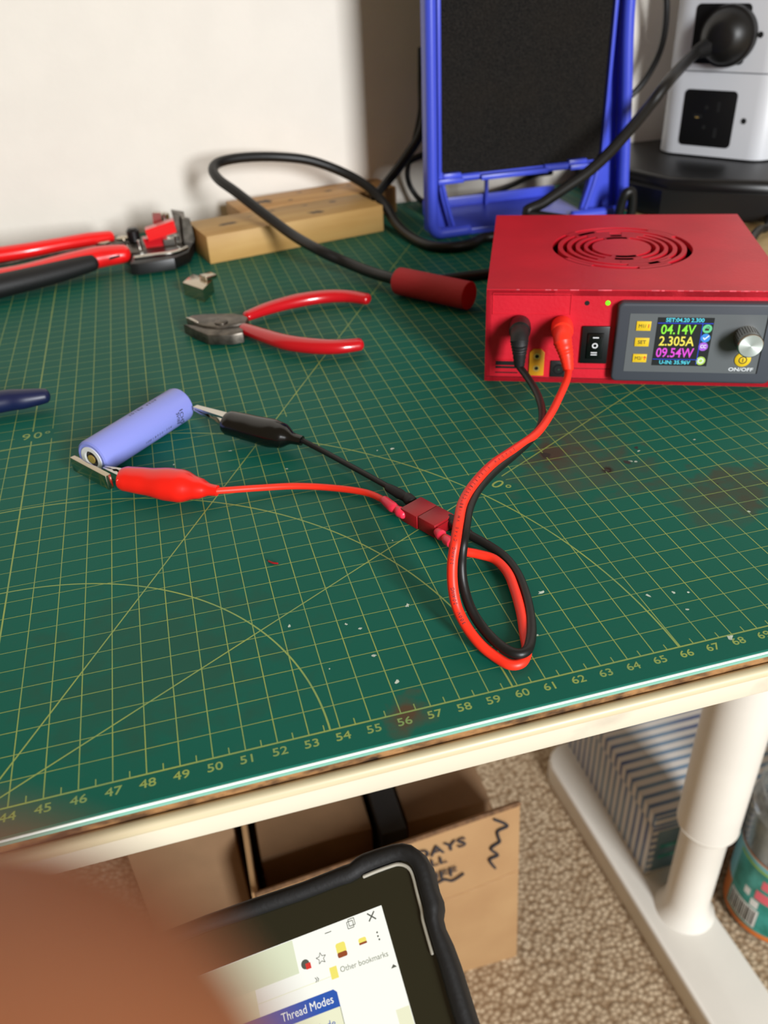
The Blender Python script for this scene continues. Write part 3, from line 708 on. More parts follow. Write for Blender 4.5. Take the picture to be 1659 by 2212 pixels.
b = MB(); b.lathe([(0.40, 0.12), (0.39, 0.11), (0.26, 0.11), (0.24, 0.0), (0.0, 0.0)], A+ax*0.01, ax, 'dark_steel', n=24, caps=False); b.lathe([(0.22, 0), (0.22, 0.06)], A+ax*-0.02, ax, 'gold', n=20); b.build('positive_cap', bt, world=True)
b = MB(); vw = Vector((51.424,-18.175,20.497))-(A+ax*3); vw = (vw-ax*vw.dot(ax)).normalized(); sdw = ax.cross(vw)
def btxt(txt, along, ang, size, mb, vert=False):
    u_ = (vw*math.cos(math.radians(ang))+sdw*math.sin(math.radians(ang))); tn = ax.cross(u_)
    o_ = A+ax*along+u_*(r+0.004)
    if vert: mb.text(txt, o_, tn, -ax, size, 'ink', lift=0.001, ext=0.001)
    else: mb.text(txt, o_, ax, tn, size, 'ink', lift=0.001, ext=0.001)
btxt('1CH2', 5.35, 38, 0.36, b, True); btxt('2N85', 5.08, 38, 0.3, b, True)
for k, ch in enumerate('INR18650-20R'): btxt(ch, 2.7+k*0.165, 52, 0.2, b)
for k, ch in enumerate('SDIEM 95FA'): btxt(ch, 2.9+k*0.2, -62, 0.24, b)
b.build('printed_code', bt, world=True)
# magnets at the battery end
mg = thing('magnet_block', 'thin nickel magnet plate pressed on the battery end by the red clip', 'magnet', (46.22,19.34,0), group=None)
p0 = Vector((45.62,18.61,1.35)); p1 = Vector((47.24,16.26,1.35)); dv = (p1-p0).normalized(); nv = Vector((dv.y, -dv.x, 0))
b = MB(); Tm = Matrix(((dv.x, nv.x, 0, p0.x), (dv.y, nv.y, 0, p0.y), (0, 0, 1, 0), (0, 0, 0, 1)))
if nv.dot(Bb-A) > 0: nv = -nv
Tm = Matrix(((dv.x, nv.x, 0, p0.x), (dv.y, nv.y, 0, p0.y), (0, 0, 1, 0), (0, 0, 0, 1)))
b.box((0, -0.02, 0.62), ((p1-p0).length, 0.26, 1.35), 'nickel', bev=0.03, T=Tm); b.build('plate', mg, world=True)
# magnets by the wood block
q = [(52.21,42.88), (53.47,40.8), (54.34,42.74), (53.06,44.59)]
mg2 = thing('magnet_block', 'small nickel magnet block on the mat in front of the pine offcut', 'magnet', (q[0][0], q[0][1], 0))
b = MB(); b.prism(q, 0.0, 0.95, 'nickel', bev=0.04); b.build('plate', mg2, world=True)
mg3 = thing('magnet_block', 'little tilted nickel magnet clinging on top of the loose magnet block', 'magnet', (54.06,44.06,0.95))
b = MB(); e0 = Vector((53.47,43.27,1)); e1 = Vector((54.13,41.92,1)); dd = (e1-e0).normalized(); nn = Vector((-dd.y, dd.x, 0))
Tm = Matrix(((dd.x, nn.x, 0, e0.x), (dd.y, nn.y, 0, e0.y), (0, 0, 1, 0.96), (0, 0, 0, 1)))
b.box((0, 0, 0.0), (0.95, 0.9, 0.28), 'nickel', bev=0.03, T=Tm); b.build('plate', mg3, world=True)

# ---------------------------------------------------------------- diagonal cutters
cut = thing('diagonal_cutters', 'diagonal cutting pliers with two red dipped handles spread open on the mat', 'pliers', (55.5,35.67,0))
b = MB(); b.tube([(55.83,35.52,0.55), (57.37,36.29,0.6), (59.37,36.91,0.62), (61.3,36.99,0.62), (62.82,36.52,0.6), (63.96,35.63,0.55)], [.40, .50, .56, .54, .50, .46], 'red_handle', n=20, flat=.8); b.build('handle', cut, world=True)
b = MB(); b.tube([(55.35,33.41,0.55), (56.37,31.66,0.6), (57.54,29.99,0.62), (59.02,28.82,0.62), (60.32,28.29,0.6), (61.63,28.28,0.55)], [.42, .50, .56, .56, .52, .46], 'red_handle', n=20, flat=.8); b.build('handle', cut, world=True)
b = MB(); b.prism([(51.95,35.84), (52.33,36.21), (53.14,36.15), (55.03,35.48), (55.51,35.02), (55.8,34.47), (55.49,33.49), (53.73,33.44), (52.92,34.01), (52.45,34.7)], .2, .9, 'dark_steel', bev=.12); b.build('cutting_jaw', cut, world=True)
b = MB(); b.prism([(51.7,35.24), (52.37,34.72), (53.08,34.18), (54.63,33.82), (55.41,33.43), (55.15,32.31), (54.44,32.19), (53.03,32.74), (52.31,33.99)], .1, .75, 'dark_steel', bev=.1); b.build('cutting_jaw', cut, world=True)
b = MB(); b.lathe([(.42, 0), (.42, .12), (.36, .16)], (54.03,34.04,0.88), Z_, 'dark_steel', n=24); b.build('pivot', cut, world=True)
b = MB(); b.tube([(51.97,35.69,0.92), (52.27,35.37,0.9), (52.62,34.69,0.88)], [.05, .09, .06], 'steel', n=8); b.build('cutting_edge', cut, world=True)

# ---------------------------------------------------------------- navy handle at the left edge
nh = thing('pliers', 'navy blue grip of a hand tool poking in from the left', 'pliers', (41.92,28.83,0))
b = MB(); b.tube([(30.5, 25.2, .75), (34, 26.2, .75), (37.5, 26.8, .75), (41.3,27.29,0.75), (42.5,27.2,0.75), (43.65,27.25,0.72)], [.5, .62, .68, .66, .60, .44], 'navy', n=20, flat=.9); b.build('handle', nh, world=True)
b = MB(); b.tube([(30.5, 23.6, .75), (34, 22.4, .75), (37.5, 22.2, .75), (40.2, 23.0, .75)], [.5, .62, .66, .5], 'navy', n=20, flat=.9); b.build('handle', nh, world=True)
b = MB(); b.prism([(31, 26), (31, 22.8), (28.5, 22.6), (24.5, 24.0), (24.5, 24.8), (28.5, 26.2)], .3, 1.1, 'dark_steel', bev=.12); b.build('jaws', nh, world=True)

# ---------------------------------------------------------------- red wand
wd = thing('cable_handle', 'matte red round handle on the end of the thick black cable', 'handle', (69.03,35.77,0))
c0 = Vector((66.56,37.15,1)); c1 = Vector((70.13,32.42,1))
b = MB(); b.lathe([(.35, 0), (.78, .02), (.90, .14), (.92, .3), (.92, (c1-c0).length-.04), (.88, (c1-c0).length), (.0, (c1-c0).length)], c0, c1-c0, 'tubered', n=48, caps=False); b.build('grip', wd, world=True)

# ---------------------------------------------------------------- pine offcuts
kn1 = [((4.3, 1.6), .5), ((9.5, 1.5), .55), ((1.0, 3.0), .5), ((6.0, 3.6), .35)]
M['pine'] = make_wood('pine', (204, 164, 98), (184, 140, 74), (0.35, 2.2, 2.2), 30, [((2.6, 2.6), .5), ((9.9, 1.5), .5), ((10.0, 4.0), .25), ((12.4, 3.8), .4), ((7.0, 4.1), .22), ((4.8, 3.6), .2), ((6.2, 2.4), .2)])
M['pine2'] = make_wood('pine_rear', (204, 156, 92), (182, 132, 70), (0.35, 2.2, 2.2), 30, [((2.4, 2.2), .85), ((9.0, 2.4), .35), ((6.6, 3.4), .3), ((11.4, 3.2), .4), ((13.4, 3.4), .5), ((5.0, 1.4), .2)])
wa = math.degrees(math.atan2(52.61-49.39, 69.8-54.7))
wb = thing('wood_block', 'front pine offcut block with dark knots and a worn right corner', 'wood block', (54.7, 49.39, 0), wa, group='pine offcuts stacked side by side')
b = MB(); b.box((0, 0, 0), (15.4, 5.1, 2.15), 'pine', bev=.05); b.build('block', wb)
wb2 = thing('wood_block', 'rear pine offcut block behind the front one and reaching further right', 'wood block', (58.15, 55.3, 0), wa-1.5, group='pine offcuts stacked side by side')
b = MB(); b.box((0, 0.1, 0), (14.6, 4.4, 2.2), 'pine2', bev=.05); b.build('block', wb2)

# ---------------------------------------------------------------- automatic wire stripper
ws = thing('wire_stripper', 'automatic wire stripper with red handles and a black grip lying by the wall', 'wire stripper', (47.42,53.91,0))
b = MB(); b.tube([(34.4,46.97,1), (38.02,48.09,1), (41.21,48.92,1.05), (44.19,50.13,1.15), (46.43,50.83,1.2), (48.29,51.09,1.15)], [1.1, 1.1, 1.0, 1.0, 1.0, .85], 'red_tool', n=24, flat=.8); h1 = b.build('handle', ws, world=True)
b = MB(); b.tube([(34.53,46.06,0.95), (38.12,47.03,0.95), (40.62,47.83,0.98), (43.52,49.02,1), (45.83,50.03,1.08)], [1.05, 1.05, .98, .92, .78], 'black_matte', n=24, flat=.82)
b.build('grip', h1, world=True)
b = MB(); b.poly([(47.35,47.55,2), (48.12,47.94,2), (48.1,47.62,1.92), (47.32,47.19,1.9)], 'hole'); b.build('grip_slot', h1, world=True)
b = MB(); b.tube([(33.69,52.51,1.6), (37.61,53.13,1.6), (41.01,53.56,1.6), (43.44,54.21,1.6), (45.55,55.01,1.5), (47.29,55.59,1.4)], [.75, .72, .68, .62, .66, .55], 'red_tool', n=20, flat=.85); b.build('handle', ws, world=True)
b = MB(); b.tube([(33.48,52.57,1), (38.83,52.93,1), (42.23,54.12,1), (45.8,55.09,1), (49.12,55.38,0.9)], [.4, .4, .42, .45, .4], 'dark_steel', n=12, flat=.5); b.build('linkage_bar', ws, world=True)
b = MB(); b.prism([(48.62,48.84), (48.91,51.18), (50.48,51.79), (52.86,51.94), (53.46,55.6), (53.5,59.4), (54.11,59.44), (53.89,53.26), (53.2,50.09), (51.98,48.86), (49.3,48.55)], .15, 1.0, 'black', bev=.15); fr_ = b.build('head_frame', ws, world=True)
b = MB(); b.tube([(49.1,49.9,1.1), (50.45,49.9,1.15), (52.05,49.96,1.15), (53.09,50.99,1.1)], .22, 'steel', n=10, flat=.5); b.build('steel_edge', fr_, world=True)
b = MB(); b.prism([(48.25,52.37), (48.08,55.84), (50.69,56.84), (53.12,57.24), (53,52.29), (50.46,51.41)], .3, .9, 'dark_steel', bev=.1); b.build('side_plate', ws, world=True)
TY = lambda y: Matrix(((1, 0, 0, 0), (0, 0, 1, y), (0, 1, 0, 0), (0, 0, 0, 1)))
def standing(px, y0, y1, m, nm, bev=.05, par=ws):
    bb = MB(); bb.prism([(p[0], p[2]) for p in px], y0, y1, m, bev=bev, T=Matrix(((1, 0, 0, 0), (0, 0, 1, 0), (0, 1, 0, 0), (0, 0, 0, 1)))); return bb.build(nm, par, world=True)
standing([(52.48,53.5,3.33), (53.46,53.5,3.04), (53.43,53.5,2.01), (52.99,53.5,0.79), (52.45,53.5,0.93), (52.59,53.5,2.11)], 53.4, 54.3, 'dark_steel', 'gripping_jaw')
standing([(53.17,52.8,2.95), (53.8,52.8,2.73), (53.91,52.8,1.21), (53.56,52.8,0.5), (53.01,52.8,0.76)], 52.6, 53.3, 'dark_steel', 'gripping_jaw')
standing([(50.2,52.8,2.42), (52.51,52.8,2.91), (52.6,52.8,1.99), (50.31,52.8,1.53)], 52.3, 53.3, 'red_tool', 'wire_stop')
standing([(49.87,53.2,1.62), (51.78,53.2,1.62), (51.57,53.2,0.9), (50.02,53.2,0.9)], 52.8, 53.6, 'red_handle', 'blade_holder')
standing([(50.97,54.8,3.18), (51.65,54.8,3.07), (51.59,54.8,2.12), (50.88,54.8,2.12)], 54.5, 55.2, 'steel', 'stripping_blade')
b = MB(); b.lathe([(.42, 0), (.42, .5), (.3, .6)], (51.87,55.69,2.2), Z_, 'steel', n=20); b.build('adjusting_nut', ws, world=True)
b = MB(); b.lathe([(.52, -.5), (.52, .3), (.34, .5)], (49.16,55.09,1.5), Z_, 'black', n=20); b.lathe([(.12, -.8), (.12, .3)], (49.5,52.77,1.3), Z_, 'steel', n=10); b.build('spring_post', ws, world=True)
b = MB(); b.lathe([(.55, 0), (.55, .14), (.4, .2)], (46.73,54.49,1.2), Z_, 'nickel', n=24); b.build('pivot_rivet', ws, world=True)
b = MB(); b.lathe([(.55, 0), (.55, .14), (.4, .2)], (48.23,55.59,1.1), Z_, 'nickel', n=24); b.build('pivot_rivet', ws, world=True)
b = MB(); b.lathe([(.2, 0), (.2, .5)], (52.52,53.22,1), Z_, 'steel', n=12); b.box(tuple(Vector((51.86,52.69,1))-Vector((.4, .3, 0))), tuple(Vector((51.86,52.69,1))+Vector((.4, .3, .5))), 'steel'); b.build('guide_pin', ws, world=True)

# ---------------------------------------------------------------- solder fume extractor
fx = thing('fume_extractor', 'blue upright solder fume extractor with a black foam filter in front of the wall', 'fume extractor', (72.36, 48.0, 0), 0.5)
W = 16.7
def blue(b_, name, par=fx): return b_.build(name, par)
for side in (0, 1):
    sg = 1 if side == 0 else -1; x0 = 0 if side == 0 else W; fl = 0.0 if side == 0 else 1.35
    b = MB(); b.tube([(x0+sg*.45, .5, 30), (x0+sg*.45, .5, 17), (x0+sg*.45+fl*.5, .5, 9), (x0+sg*.45+fl*.9, .5, 2.6), (x0+sg*.47+fl, .5, 1.1), (x0+sg*.9+fl, .55, .5), (x0+sg*1.7+fl, .6, .42), (x0+sg*3.6, .7, .42)], [.45]*8, 'blue', n=16, sub=5)
    so = blue(b, 'side_strut')
    b = MB(); xa, xb = x0+sg*.5, x0+sg*1.45
    f1 = [(xa, 30), (xb, 30), (xb, 5), (xb+sg*1.0, .3), (xa+fl, .3), (xa, 17)]
    b.add([(p[0], 1.9, p[1]) for p in f1]+[(p[0], 2.1, p[1]) for p in f1], [tuple(range(6)), tuple(range(11, 5, -1))]+[(k, k+6, (k+1) % 6+6, (k+1) % 6) for k in range(6)], 'blue')
    f2 = [(xa-sg*.25, 30), (xa-sg*.25, 17), (xa-sg*.25+fl, .5), (xa-sg*.05+fl, .5), (xa-sg*.05, 17), (xa-sg*.05, 30)]
    b.add([(p[0], .5, p[1]) for p in f2]+[(p[0], 2.1, p[1]) for p in f2], [tuple(range(6)), tuple(range(11, 5, -1))]+[(k, k+6, (k+1) % 6+6, (k+1) % 6) for k in range(6)], 'blue'); blue(b, 'side_web')
    b = MB(); b.tube([(x0+sg*1.35, 1.0, 5.0), (x0+sg*1.75, .9, 3.0), (x0+sg*2.5, .9, .5)], [.17, .17, .17], 'blue', n=8); blue(b, 'leg_rib')
b = MB()
b.box((1.1, .8, 4.6), (1.38, 1.7, 30), 'blue', bev=.04); b.box((W-1.38, .8, 4.6), (W-1.1, 1.7, 30), 'blue', bev=.04); b.box((1.1, 1.1, 4.45), (W-1.1, 2.2, 4.7), 'blue')
fr2 = blue(b, 'filter_frame')
b = MB(); b.box((.95, .35, 4.25), (3.1, 1.3, 4.62), 'blue', bev=.05); b.box((4.6, .35, 4.25), (10.4, 1.3, 4.62), 'blue', bev=.05); b.box((12.4, .35, 4.25), (W-1.0, 1.3, 4.62), 'blue', bev=.05); b.box((1.5, .7, 4.5), (3.0, 1.3, 4.95), 'blue', bev=.05); b.box((12.4, .7, 4.5), (14.0, 1.3, 4.95), 'blue', bev=.05)
b.lathe([(.3, 0), (.3, 1.6)], (3.0, 1.0, 4.5), X_, 'blue', n=12); b.lathe([(.3, 0), (.3, 2.1)], (10.3, 1.0, 4.5), X_, 'blue', n=12)
blue(b, 'filter_clip', fr2)
b = MB(); b.box((1.38, 1.2, 4.65), (W-1.38, 1.9, 30), 'foam'); lab(b.build('foam_filter', fx), 'black foam filter sheet')
b = MB(); b.prism([(1.2, 2.2), (W-1.2, 2.2), (W-3.5, 9.5), (3.5, 9.5)], 6.0, 28.0, 'black_matte', bev=.3); lab(blue(b, 'fan_housing'), 'black fan housing behind the filter')
b = MB(); b.box((2.2, .6, 0), (W-2.2, 8.0, .5), 'blue', bev=.08); b.box((2.0, 7.7, 0.0), (W-2.0, 8.0, 1.3), 'blue', bev=.08)
blue(b, 'base_plate')
b = MB(); b.box((0, .1, 29.8), (W, 2.2, 30.6), 'blue', bev=.2); blue(b, 'top_bar')
b = MB(); b.box((7.7, 7.2, .4), (7.95, 7.6, 5.0), 'blue'); blue(b, 'centre_rib')

# ---------------------------------------------------------------- socket tower
TT = [[0.579819, 0.814745, 0.0, 103.3], [-0.814745, 0.579819, 0.0, 48.3], [0.0, -0.0, 1.0, 3.0]]
TM = Matrix([TT[0], TT[1], TT[2], [0, 0, 0, 1]])
tw = thing('power_socket_tower', 'pale grey square power socket tower on a black faceted base by the wall', 'power strip', Mx=TM)
cS = 10.4
def rsq(x0, y0, x1, y1, r, n=7): return rrect(x0, y0, x1, y1, r, n)
base_c = (-5.2, 5.2)
b = MB(); n8 = 10; P0 = [(base_c[0]+14.6*math.cos(math.radians(18+36*k)), base_c[1]+14.6*math.sin(math.radians(18+36*k))) for k in range(n8)]
P1 = [(base_c[0]+13.6*math.cos(math.radians(18+36*k)), base_c[1]+13.6*math.sin(math.radians(18+36*k))) for k in range(n8)]
b.prism(P0, -3.0, -0.9, 'black', bev=0.0); b.prism(P1, -1.0, -0.05, 'black', bev=.6, seg=3)
bs = b.build('base', tw)
b = MB(); b.prism(rsq(-cS+.25, .25, -.25, cS-.25, 1.6), -.1, .2, 'black_matte')
z0_ = 0.12
b.build('base_collar', bs)
levels = [(z0_, 6.85), (6.95, 13.9), (14.0, 21.0)]
for k, (za, zb) in enumerate(levels):
    b = MB(); b.prism(rsq(-cS, 0, 0, cS, 1.9), za, zb, 'grey_white', bev=.06); bo = b.build('socket_module', tw)
    if k == 0: corners = [(-8.175,0.87), (-3.363,0.93), (-3.535,5.48), (-8.125,5.51)]
    elif k == 1: corners = [(-7.953,7.49), (-3.449,7.5), (-3.549,11.89), (-8.383,12.09)]
    else: continue
    u0 = (corners[0][0]+corners[3][0])/2; u1 = (corners[1][0]+corners[2][0])/2; w0 = (corners[0][1]+corners[1][1])/2; w1 = (corners[2][1]+corners[3][1])/2
    Tt = Matrix(((1, 0, 0, 0), (0, 0, -1, 0), (0, 1, 0, 0), (0, 0, 0, 1)))
    b = MB(); b.prism(rrect(u0, w0, u1, w1, .4), -.02, .05, M['sock'], bev=.03, T=Tt); so = b.build('socket', bo)
    um, wm = (u0+u1)/2, (w0+w1)/2
    b = MB()
    for (du, dw, sw_, sh_) in ((-.9, .15, .75, .3), (.85, 1.0, .3, .8), (.85, -1.1, .3, .8), (-.2, .9, .3, .3), (-.2, -.7, .3, .3)):
        b.box((um+du-sw_/2, -.056, wm+dw-sh_/2), (um+du+sw_/2, -.05, wm+dw+sh_/2), 'hole')
    b.box((um-1.1, -.062, wm+.02), (um-.8, -.056, wm+.10), 'gold'); b.build('socket_slots', so)
    sc_p = (-2.617,3.21) if k == 0 else (-2.489,9.76)
    b = MB(); b.disc(Vector((sc_p[0], 0, sc_p[1])), X_, Z_, .24, 'hole', lift=.006); b.ring(Vector((sc_p[0], 0, sc_p[1])), X_, Z_, .24, .34, 'grey_white', lift=.007); b.build('screw_hole', bo)
# plug
pc = (-4.955,9.68)
pg = thing('mains_plug', 'round black mains plug pushed into the upper socket of the tower', 'plug', Mx=TM @ Matrix.Translation((pc[0], 0, pc[1])))
b = MB(); b.lathe([(2.3, .10), (2.36, .5), (2.3, .95), (2.12, 1.0), (2.05, 1.15), (1.8, 1.75), (1.25, 2.2), (.9, 2.4)], (0, 0, 0), -Y_, 'rubber', n=48)
pb = b.build('plug_body', pg)
b = MB(); pr = []
for i in range(9): pr += [(.80-.035*i, 2.2+i*.16), (.72-.035*i, 2.28+i*.16)]
b.lathe(pr, (0, 0, 0), Vector((-.55, -1.0, -.35)), 'black_matte', n=24); b.build('strain_relief', pg)
PT = (TM @ Matrix.Translation((pc[0], 0, pc[1]))) @ (Vector((-.55, -1.0, -.35)).normalized()*3.5)

# ---------------------------------------------------------------- thick black cable
cb = thing('thick_black_cable', 'thick black cable looping from the red handle past the pine blocks to the round plug', 'cable', (75, 45, 0))
pts = [(66.89,36.7,1), (66.3,37.78,1), (65.3,39.75,0.95), (63.96,41.97,1.2), (62.37,43.18,1.9), (60.93,46.5,2.37), (59.21,49.5,3.5), (57.69,52,4.6), (56.61,54,5.28), (56.4,55.5,5.79), (57.23,56.6,6.07), (59.32,57.3,6.07), (62.1,57.8,5.75), (64.85,57.8,5.19), (67.49,57.2,4.1), (69.35,55.8,2.97), (70.34,54,1.73), (70.54,51.92,0.9), (70.9,49.33,0.42), (71.51,46.23,0.4), (72.8,44.88,0.4), (74.7,44.83,0.4), (76.92,46.02,0.4), (81.2, 43.6, .45), (84.0, 42.6, 1.4), (78.33,42,3.03), (79.58,42.2,3.66), (81.44,42.6,4.42), (83.32,43,5.21), (85.28,43.6,6.28), (87.3,44.4,7.61), (89.46,45.4,9.08), (91.62,46.4,10.73), tuple(PT)]
b = MB(); b.tube(pts, [.40]*(len(pts)-8)+[.40, .41, .42, .43, .44, .45, .46, .44], 'rubber', n=16, sub=7); b.build('cable', cb, world=True)

# ---------------------------------------------------------------- thinner cords around the extractor
def cord(label, pts, r, name='black_cord', m='rubber'):
    t_ = thing(name, label, 'cable', tuple(pts[len(pts)//2]))
    bb = MB(); bb.tube(pts, r, m, n=12, sub=7); bb.build('cord', t_, world=True); return t_
cord('thin black cord hanging left of the blue extractor and dropping onto the pine blocks', [(75.05,57,11.86), (75.08,57.5,9.71), (75.14,57.8,7.86), (74.71,58,6.19), (73.61,58,4.77), (72.38,57.6,3.61), (71.12,57,2.69), (70.11,56.2,2.11), (69.75,55.8,2)], [.26, .3, .34, .4, .42, .42, .38, .34, .25])
cord('thin black cord curving down behind the first cord to the desk behind the blue extractor', [(75.29,59,12.87), (75.39,59.5,10.17), (75.49,60,7.9), (74.92,60,5.66), (74.35,60,3.95), (74.14,60,2.57), (74.55,60,1.3), (75.41,59.23,0.3), (76.96,57.78,0.3), (80.96,58.81,0.3), (84.69,61.12,0.3), (87.32,61.71,0.9), (87.99,59,1.67)], .24)
cord('short black cord passing sideways behind the left strut of the blue extractor', [(74.14,59.3,3.98), (74.82,59.2,4.25), (76.07,59,4.56), (77.22,58.5,4.73)], .3)
cord('thin black cord hanging between the blue extractor and the socket tower', [(96.96,58,17.24), (97.54,58,14.48), (97.78,58.3,12.32), (97.57,58.6,10.66), (96.88,59,8.98), (95.97,59.2,7.88), (94.72,59.3,6.99)], .28)
cord('flat black cord leaving the red handle and running to the red power supply', [(68.43,38.16,0.3), (69.99,38.14,0.3), (71.71,38.07,0.3), (73.45,37.99,0.3), (75.63,38.07,0.3)], [.3, .34, .36, .36, .36])
cord('black cord bump rising behind the red power supply at the right strut', [(88.83,47.2,0.3), (88.88,47,1.48), (89.09,46.8,2.32), (89.59,46.8,2.38), (89.83,46.9,1.59), (89.95,47.1,0.2)], .4)
cord('black cord arching onto the bare desk right of the red power supply', [(101.5, 44.5, .3), (98.15,40.05,0.35), (96.87,39.36,0.35), (95.54,38.18,0.35), (93.98,36.53,0.35), (92.14,34.87,0.35)], [.3, .32, .34, .34, .34, .32])

# ---------------------------------------------------------------- under the desk: cardboard carton
ct = thing('cardboard_carton', 'open brown cardboard carton on the carpet with handwritten marker words', 'box', (60, 35, FLOOR))
def slab(pts, th, m, nm, par, bb=None):
    v = [Vector(p) for p in pts]; n_ = (v[1]-v[0]).cross(v[2]-v[0]).normalized()*th; K = len(v)
    bb = bb or MB(); vs = v+[p-n_ for p in v]
    fs = [tuple(range(K)), tuple(range(2*K-1, K-1, -1))]+[(i, i+K, (i+1) % K+K, (i+1) % K)[::-1] for i in range(K)]
    bb.add(vs, fs, m); return bb.build(nm, par, world=True) if nm else bb
fw = slab([(48.9, 25.5, FLOOR), (73.9, 25.5, FLOOR), (73.3, 25.45, -54.2), (72.85, 25.2, -43.5), (48.9, 25.2, -46.45)], .4, 'card', 'front_panel', ct)
slab([(73.5, 25.9, FLOOR), (73.5, 50, FLOOR), (73.2, 50, -54), (73.2, 25.9, -54)], .4, 'card', 'side_panel', ct)
slab([(48.9, 25.9, FLOOR), (48.9, 50, FLOOR), (48.9, 50, -47), (48.9, 25.9, -47)], .4, 'card', 'side_panel', ct)
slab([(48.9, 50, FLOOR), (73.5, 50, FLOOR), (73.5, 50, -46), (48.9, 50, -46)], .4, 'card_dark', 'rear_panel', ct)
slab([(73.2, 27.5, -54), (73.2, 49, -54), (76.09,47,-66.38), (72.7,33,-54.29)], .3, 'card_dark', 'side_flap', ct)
b = MB(); yf = 25.03
def cp(p): return Vector((p[0], yf, p[2]))
def word(txt, p, size, rot=0.0, ws=1.2):
    a = math.radians(rot); b.text(txt, cp(p), Vector((math.cos(a), 0, math.sin(a))), Vector((-math.sin(a), 0, math.cos(a))), size, 'ink', align='RIGHT', wscale=ws, bold=0.03, lift=.03)
word('HOLIDAYS', (67.79,25,-46.58), 1.9, 4, 1.05); word('BALL', (65.95,25,-48.41), 1.5, 4, 1.1); word('STUFF', (66.94,25,-50.63), 1.8, 4, 1.05)
b.tube([cp((62.99,25,-51.38)), cp((64.77,25,-51.76)), cp((65.67,25,-51.52)), cp((66.49,25,-52.04)), cp((67.57,25,-51.43))], .11, 'ink', n=6)
b.tube([cp((70.38,25,-44.5)), cp((71.71,25,-45.91)), cp((70.79,25,-46.34)), cp((70.92,25,-47.49)), cp((71.03,25,-48.02)), cp((70.32,25,-48.49)), cp((70.29,25,-49.04)), cp((70.92,25,-50.02)), cp((70.11,25,-50.38)), cp((70.7,25,-51.96))], .13, 'ink', n=6, sub=4)
b.build('marker_writing', fw, world=True)
b = MB(); b.tube([(65.53,25.3,-55.39), (69.02,25.3,-54.8), (73.06,25.3,-53.92)], .12, M['card'], n=6); b.build('fold_crease', fw, world=True)
b = MB(); v0 = Vector((48.74,25.1,-46.12)); b.tube([(48.9, 25.3, -46.42), (72.85, 25.2, -43.42)], .2, 'card_edge', n=6); b.build('cut_edge', fw, world=True)
# things inside the carton
i1 = thing('cardboard_box', 'dim brown box inside the open carton, left of the dark gap', 'box', (54, 36, FLOOR))
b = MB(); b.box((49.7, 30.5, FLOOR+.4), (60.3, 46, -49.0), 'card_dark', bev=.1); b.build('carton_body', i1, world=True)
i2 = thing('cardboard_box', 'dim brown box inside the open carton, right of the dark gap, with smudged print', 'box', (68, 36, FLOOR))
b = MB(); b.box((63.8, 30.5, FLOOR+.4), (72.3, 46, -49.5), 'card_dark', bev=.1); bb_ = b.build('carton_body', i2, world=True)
b = MB()
for k in range(26):
    x = random.uniform(66, 71.5); y = random.uniform(35, 41); w = random.uniform(.2, .9)
    b.poly([(x, y, -49.49), (x+w, y+.1, -49.49), (x+w*.8, y+random.uniform(.3, 1), -49.49), (x+.1, y+.5, -49.49)], 'ink')
b.build('smudged_print', bb_, world=True)
i3 = thing('insert', 'black folder standing in the gap between the two brown boxes', 'insert', (62, 36, FLOOR))
b = MB(); b.box((60.8, 28.5, FLOOR+.4), (63.2, 47, -47.5), 'black_matte', bev=.1); b.build('insert_body', i3, world=True)  # plain black box filling the gap between the two boxes
c2 = thing('cardboard_box', 'shadowed cardboard box under the desk at the left of the open carton', 'box', (43, 35, FLOOR))
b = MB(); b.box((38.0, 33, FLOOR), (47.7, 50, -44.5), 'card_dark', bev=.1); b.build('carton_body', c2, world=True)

# ---------------------------------------------------------------- striped storage box on the desk foot
sb = thing('striped_storage_box', 'blue and white striped lidded box standing behind the white desk leg', 'box', (96, 38, FLOOR+3))
b = MB(); b.box((90.2, 28.4, FLOOR+3), (112, 51, -58.4), 'stripe', bev=.1); b.build('box_body', sb, world=True)
b = MB(); b.box((89.9, 28.1, -58.3), (112.3, 51.3, -56.2), 'stripe', bev=.15); b.build('box_lid', sb, world=True)
b = MB()
b.box((90.9, 28.36, -66.5), (96.5, 28.39, -59.5), M['greylab'])
b.box((91.4, 28.32, -62.6), (94.2, 28.35, -61.9), 'teal'); b.box((91.4, 28.32, -64.4), (94.2, 28.35, -63.8), 'teal'); b.build('front_label', sb, world=True)
# ---------------------------------------------------------------- plastic tub
jar = thing('plastic_tub', 'clear plastic tub with a teal and orange label at the right edge on the carpet', 'jar', (102.9, 22.7, FLOOR))
jc = (102.9, 22.7, FLOOR); jr = 5.0
b = MB(); b.lathe([(4.6, .0), (jr, .6), (jr, 15.5), (5.0, 17.0), (4.4, 17.8), (4.4, 19.4), (4.7, 19.4), (4.7, 19.7), (4.35, 19.7), (4.35, 17.8), (4.8, 16.9), (jr-.15, 15.4), (jr-.15, .8), (4.5, .25)], jc, Z_, 'clear', n=56, caps=False); b.poly([(jc[0]+4.7*math.cos(a), jc[1]+4.7*math.sin(a), FLOOR+.25) for a in [2*math.pi*k/40 for k in range(40)]], 'clear'); jb = b.build('tub_body', jar, world=True)
b = MB(); b.lathe([(4.3, .4), (4.75, .8), (4.75, 13.0), (4.4, 14.0), (2.0, 14.4), (0, 14.5)], jc, Z_, 'pretzel', n=40, caps=False); b.build('tub_contents', jar, world=True)
b = MB()
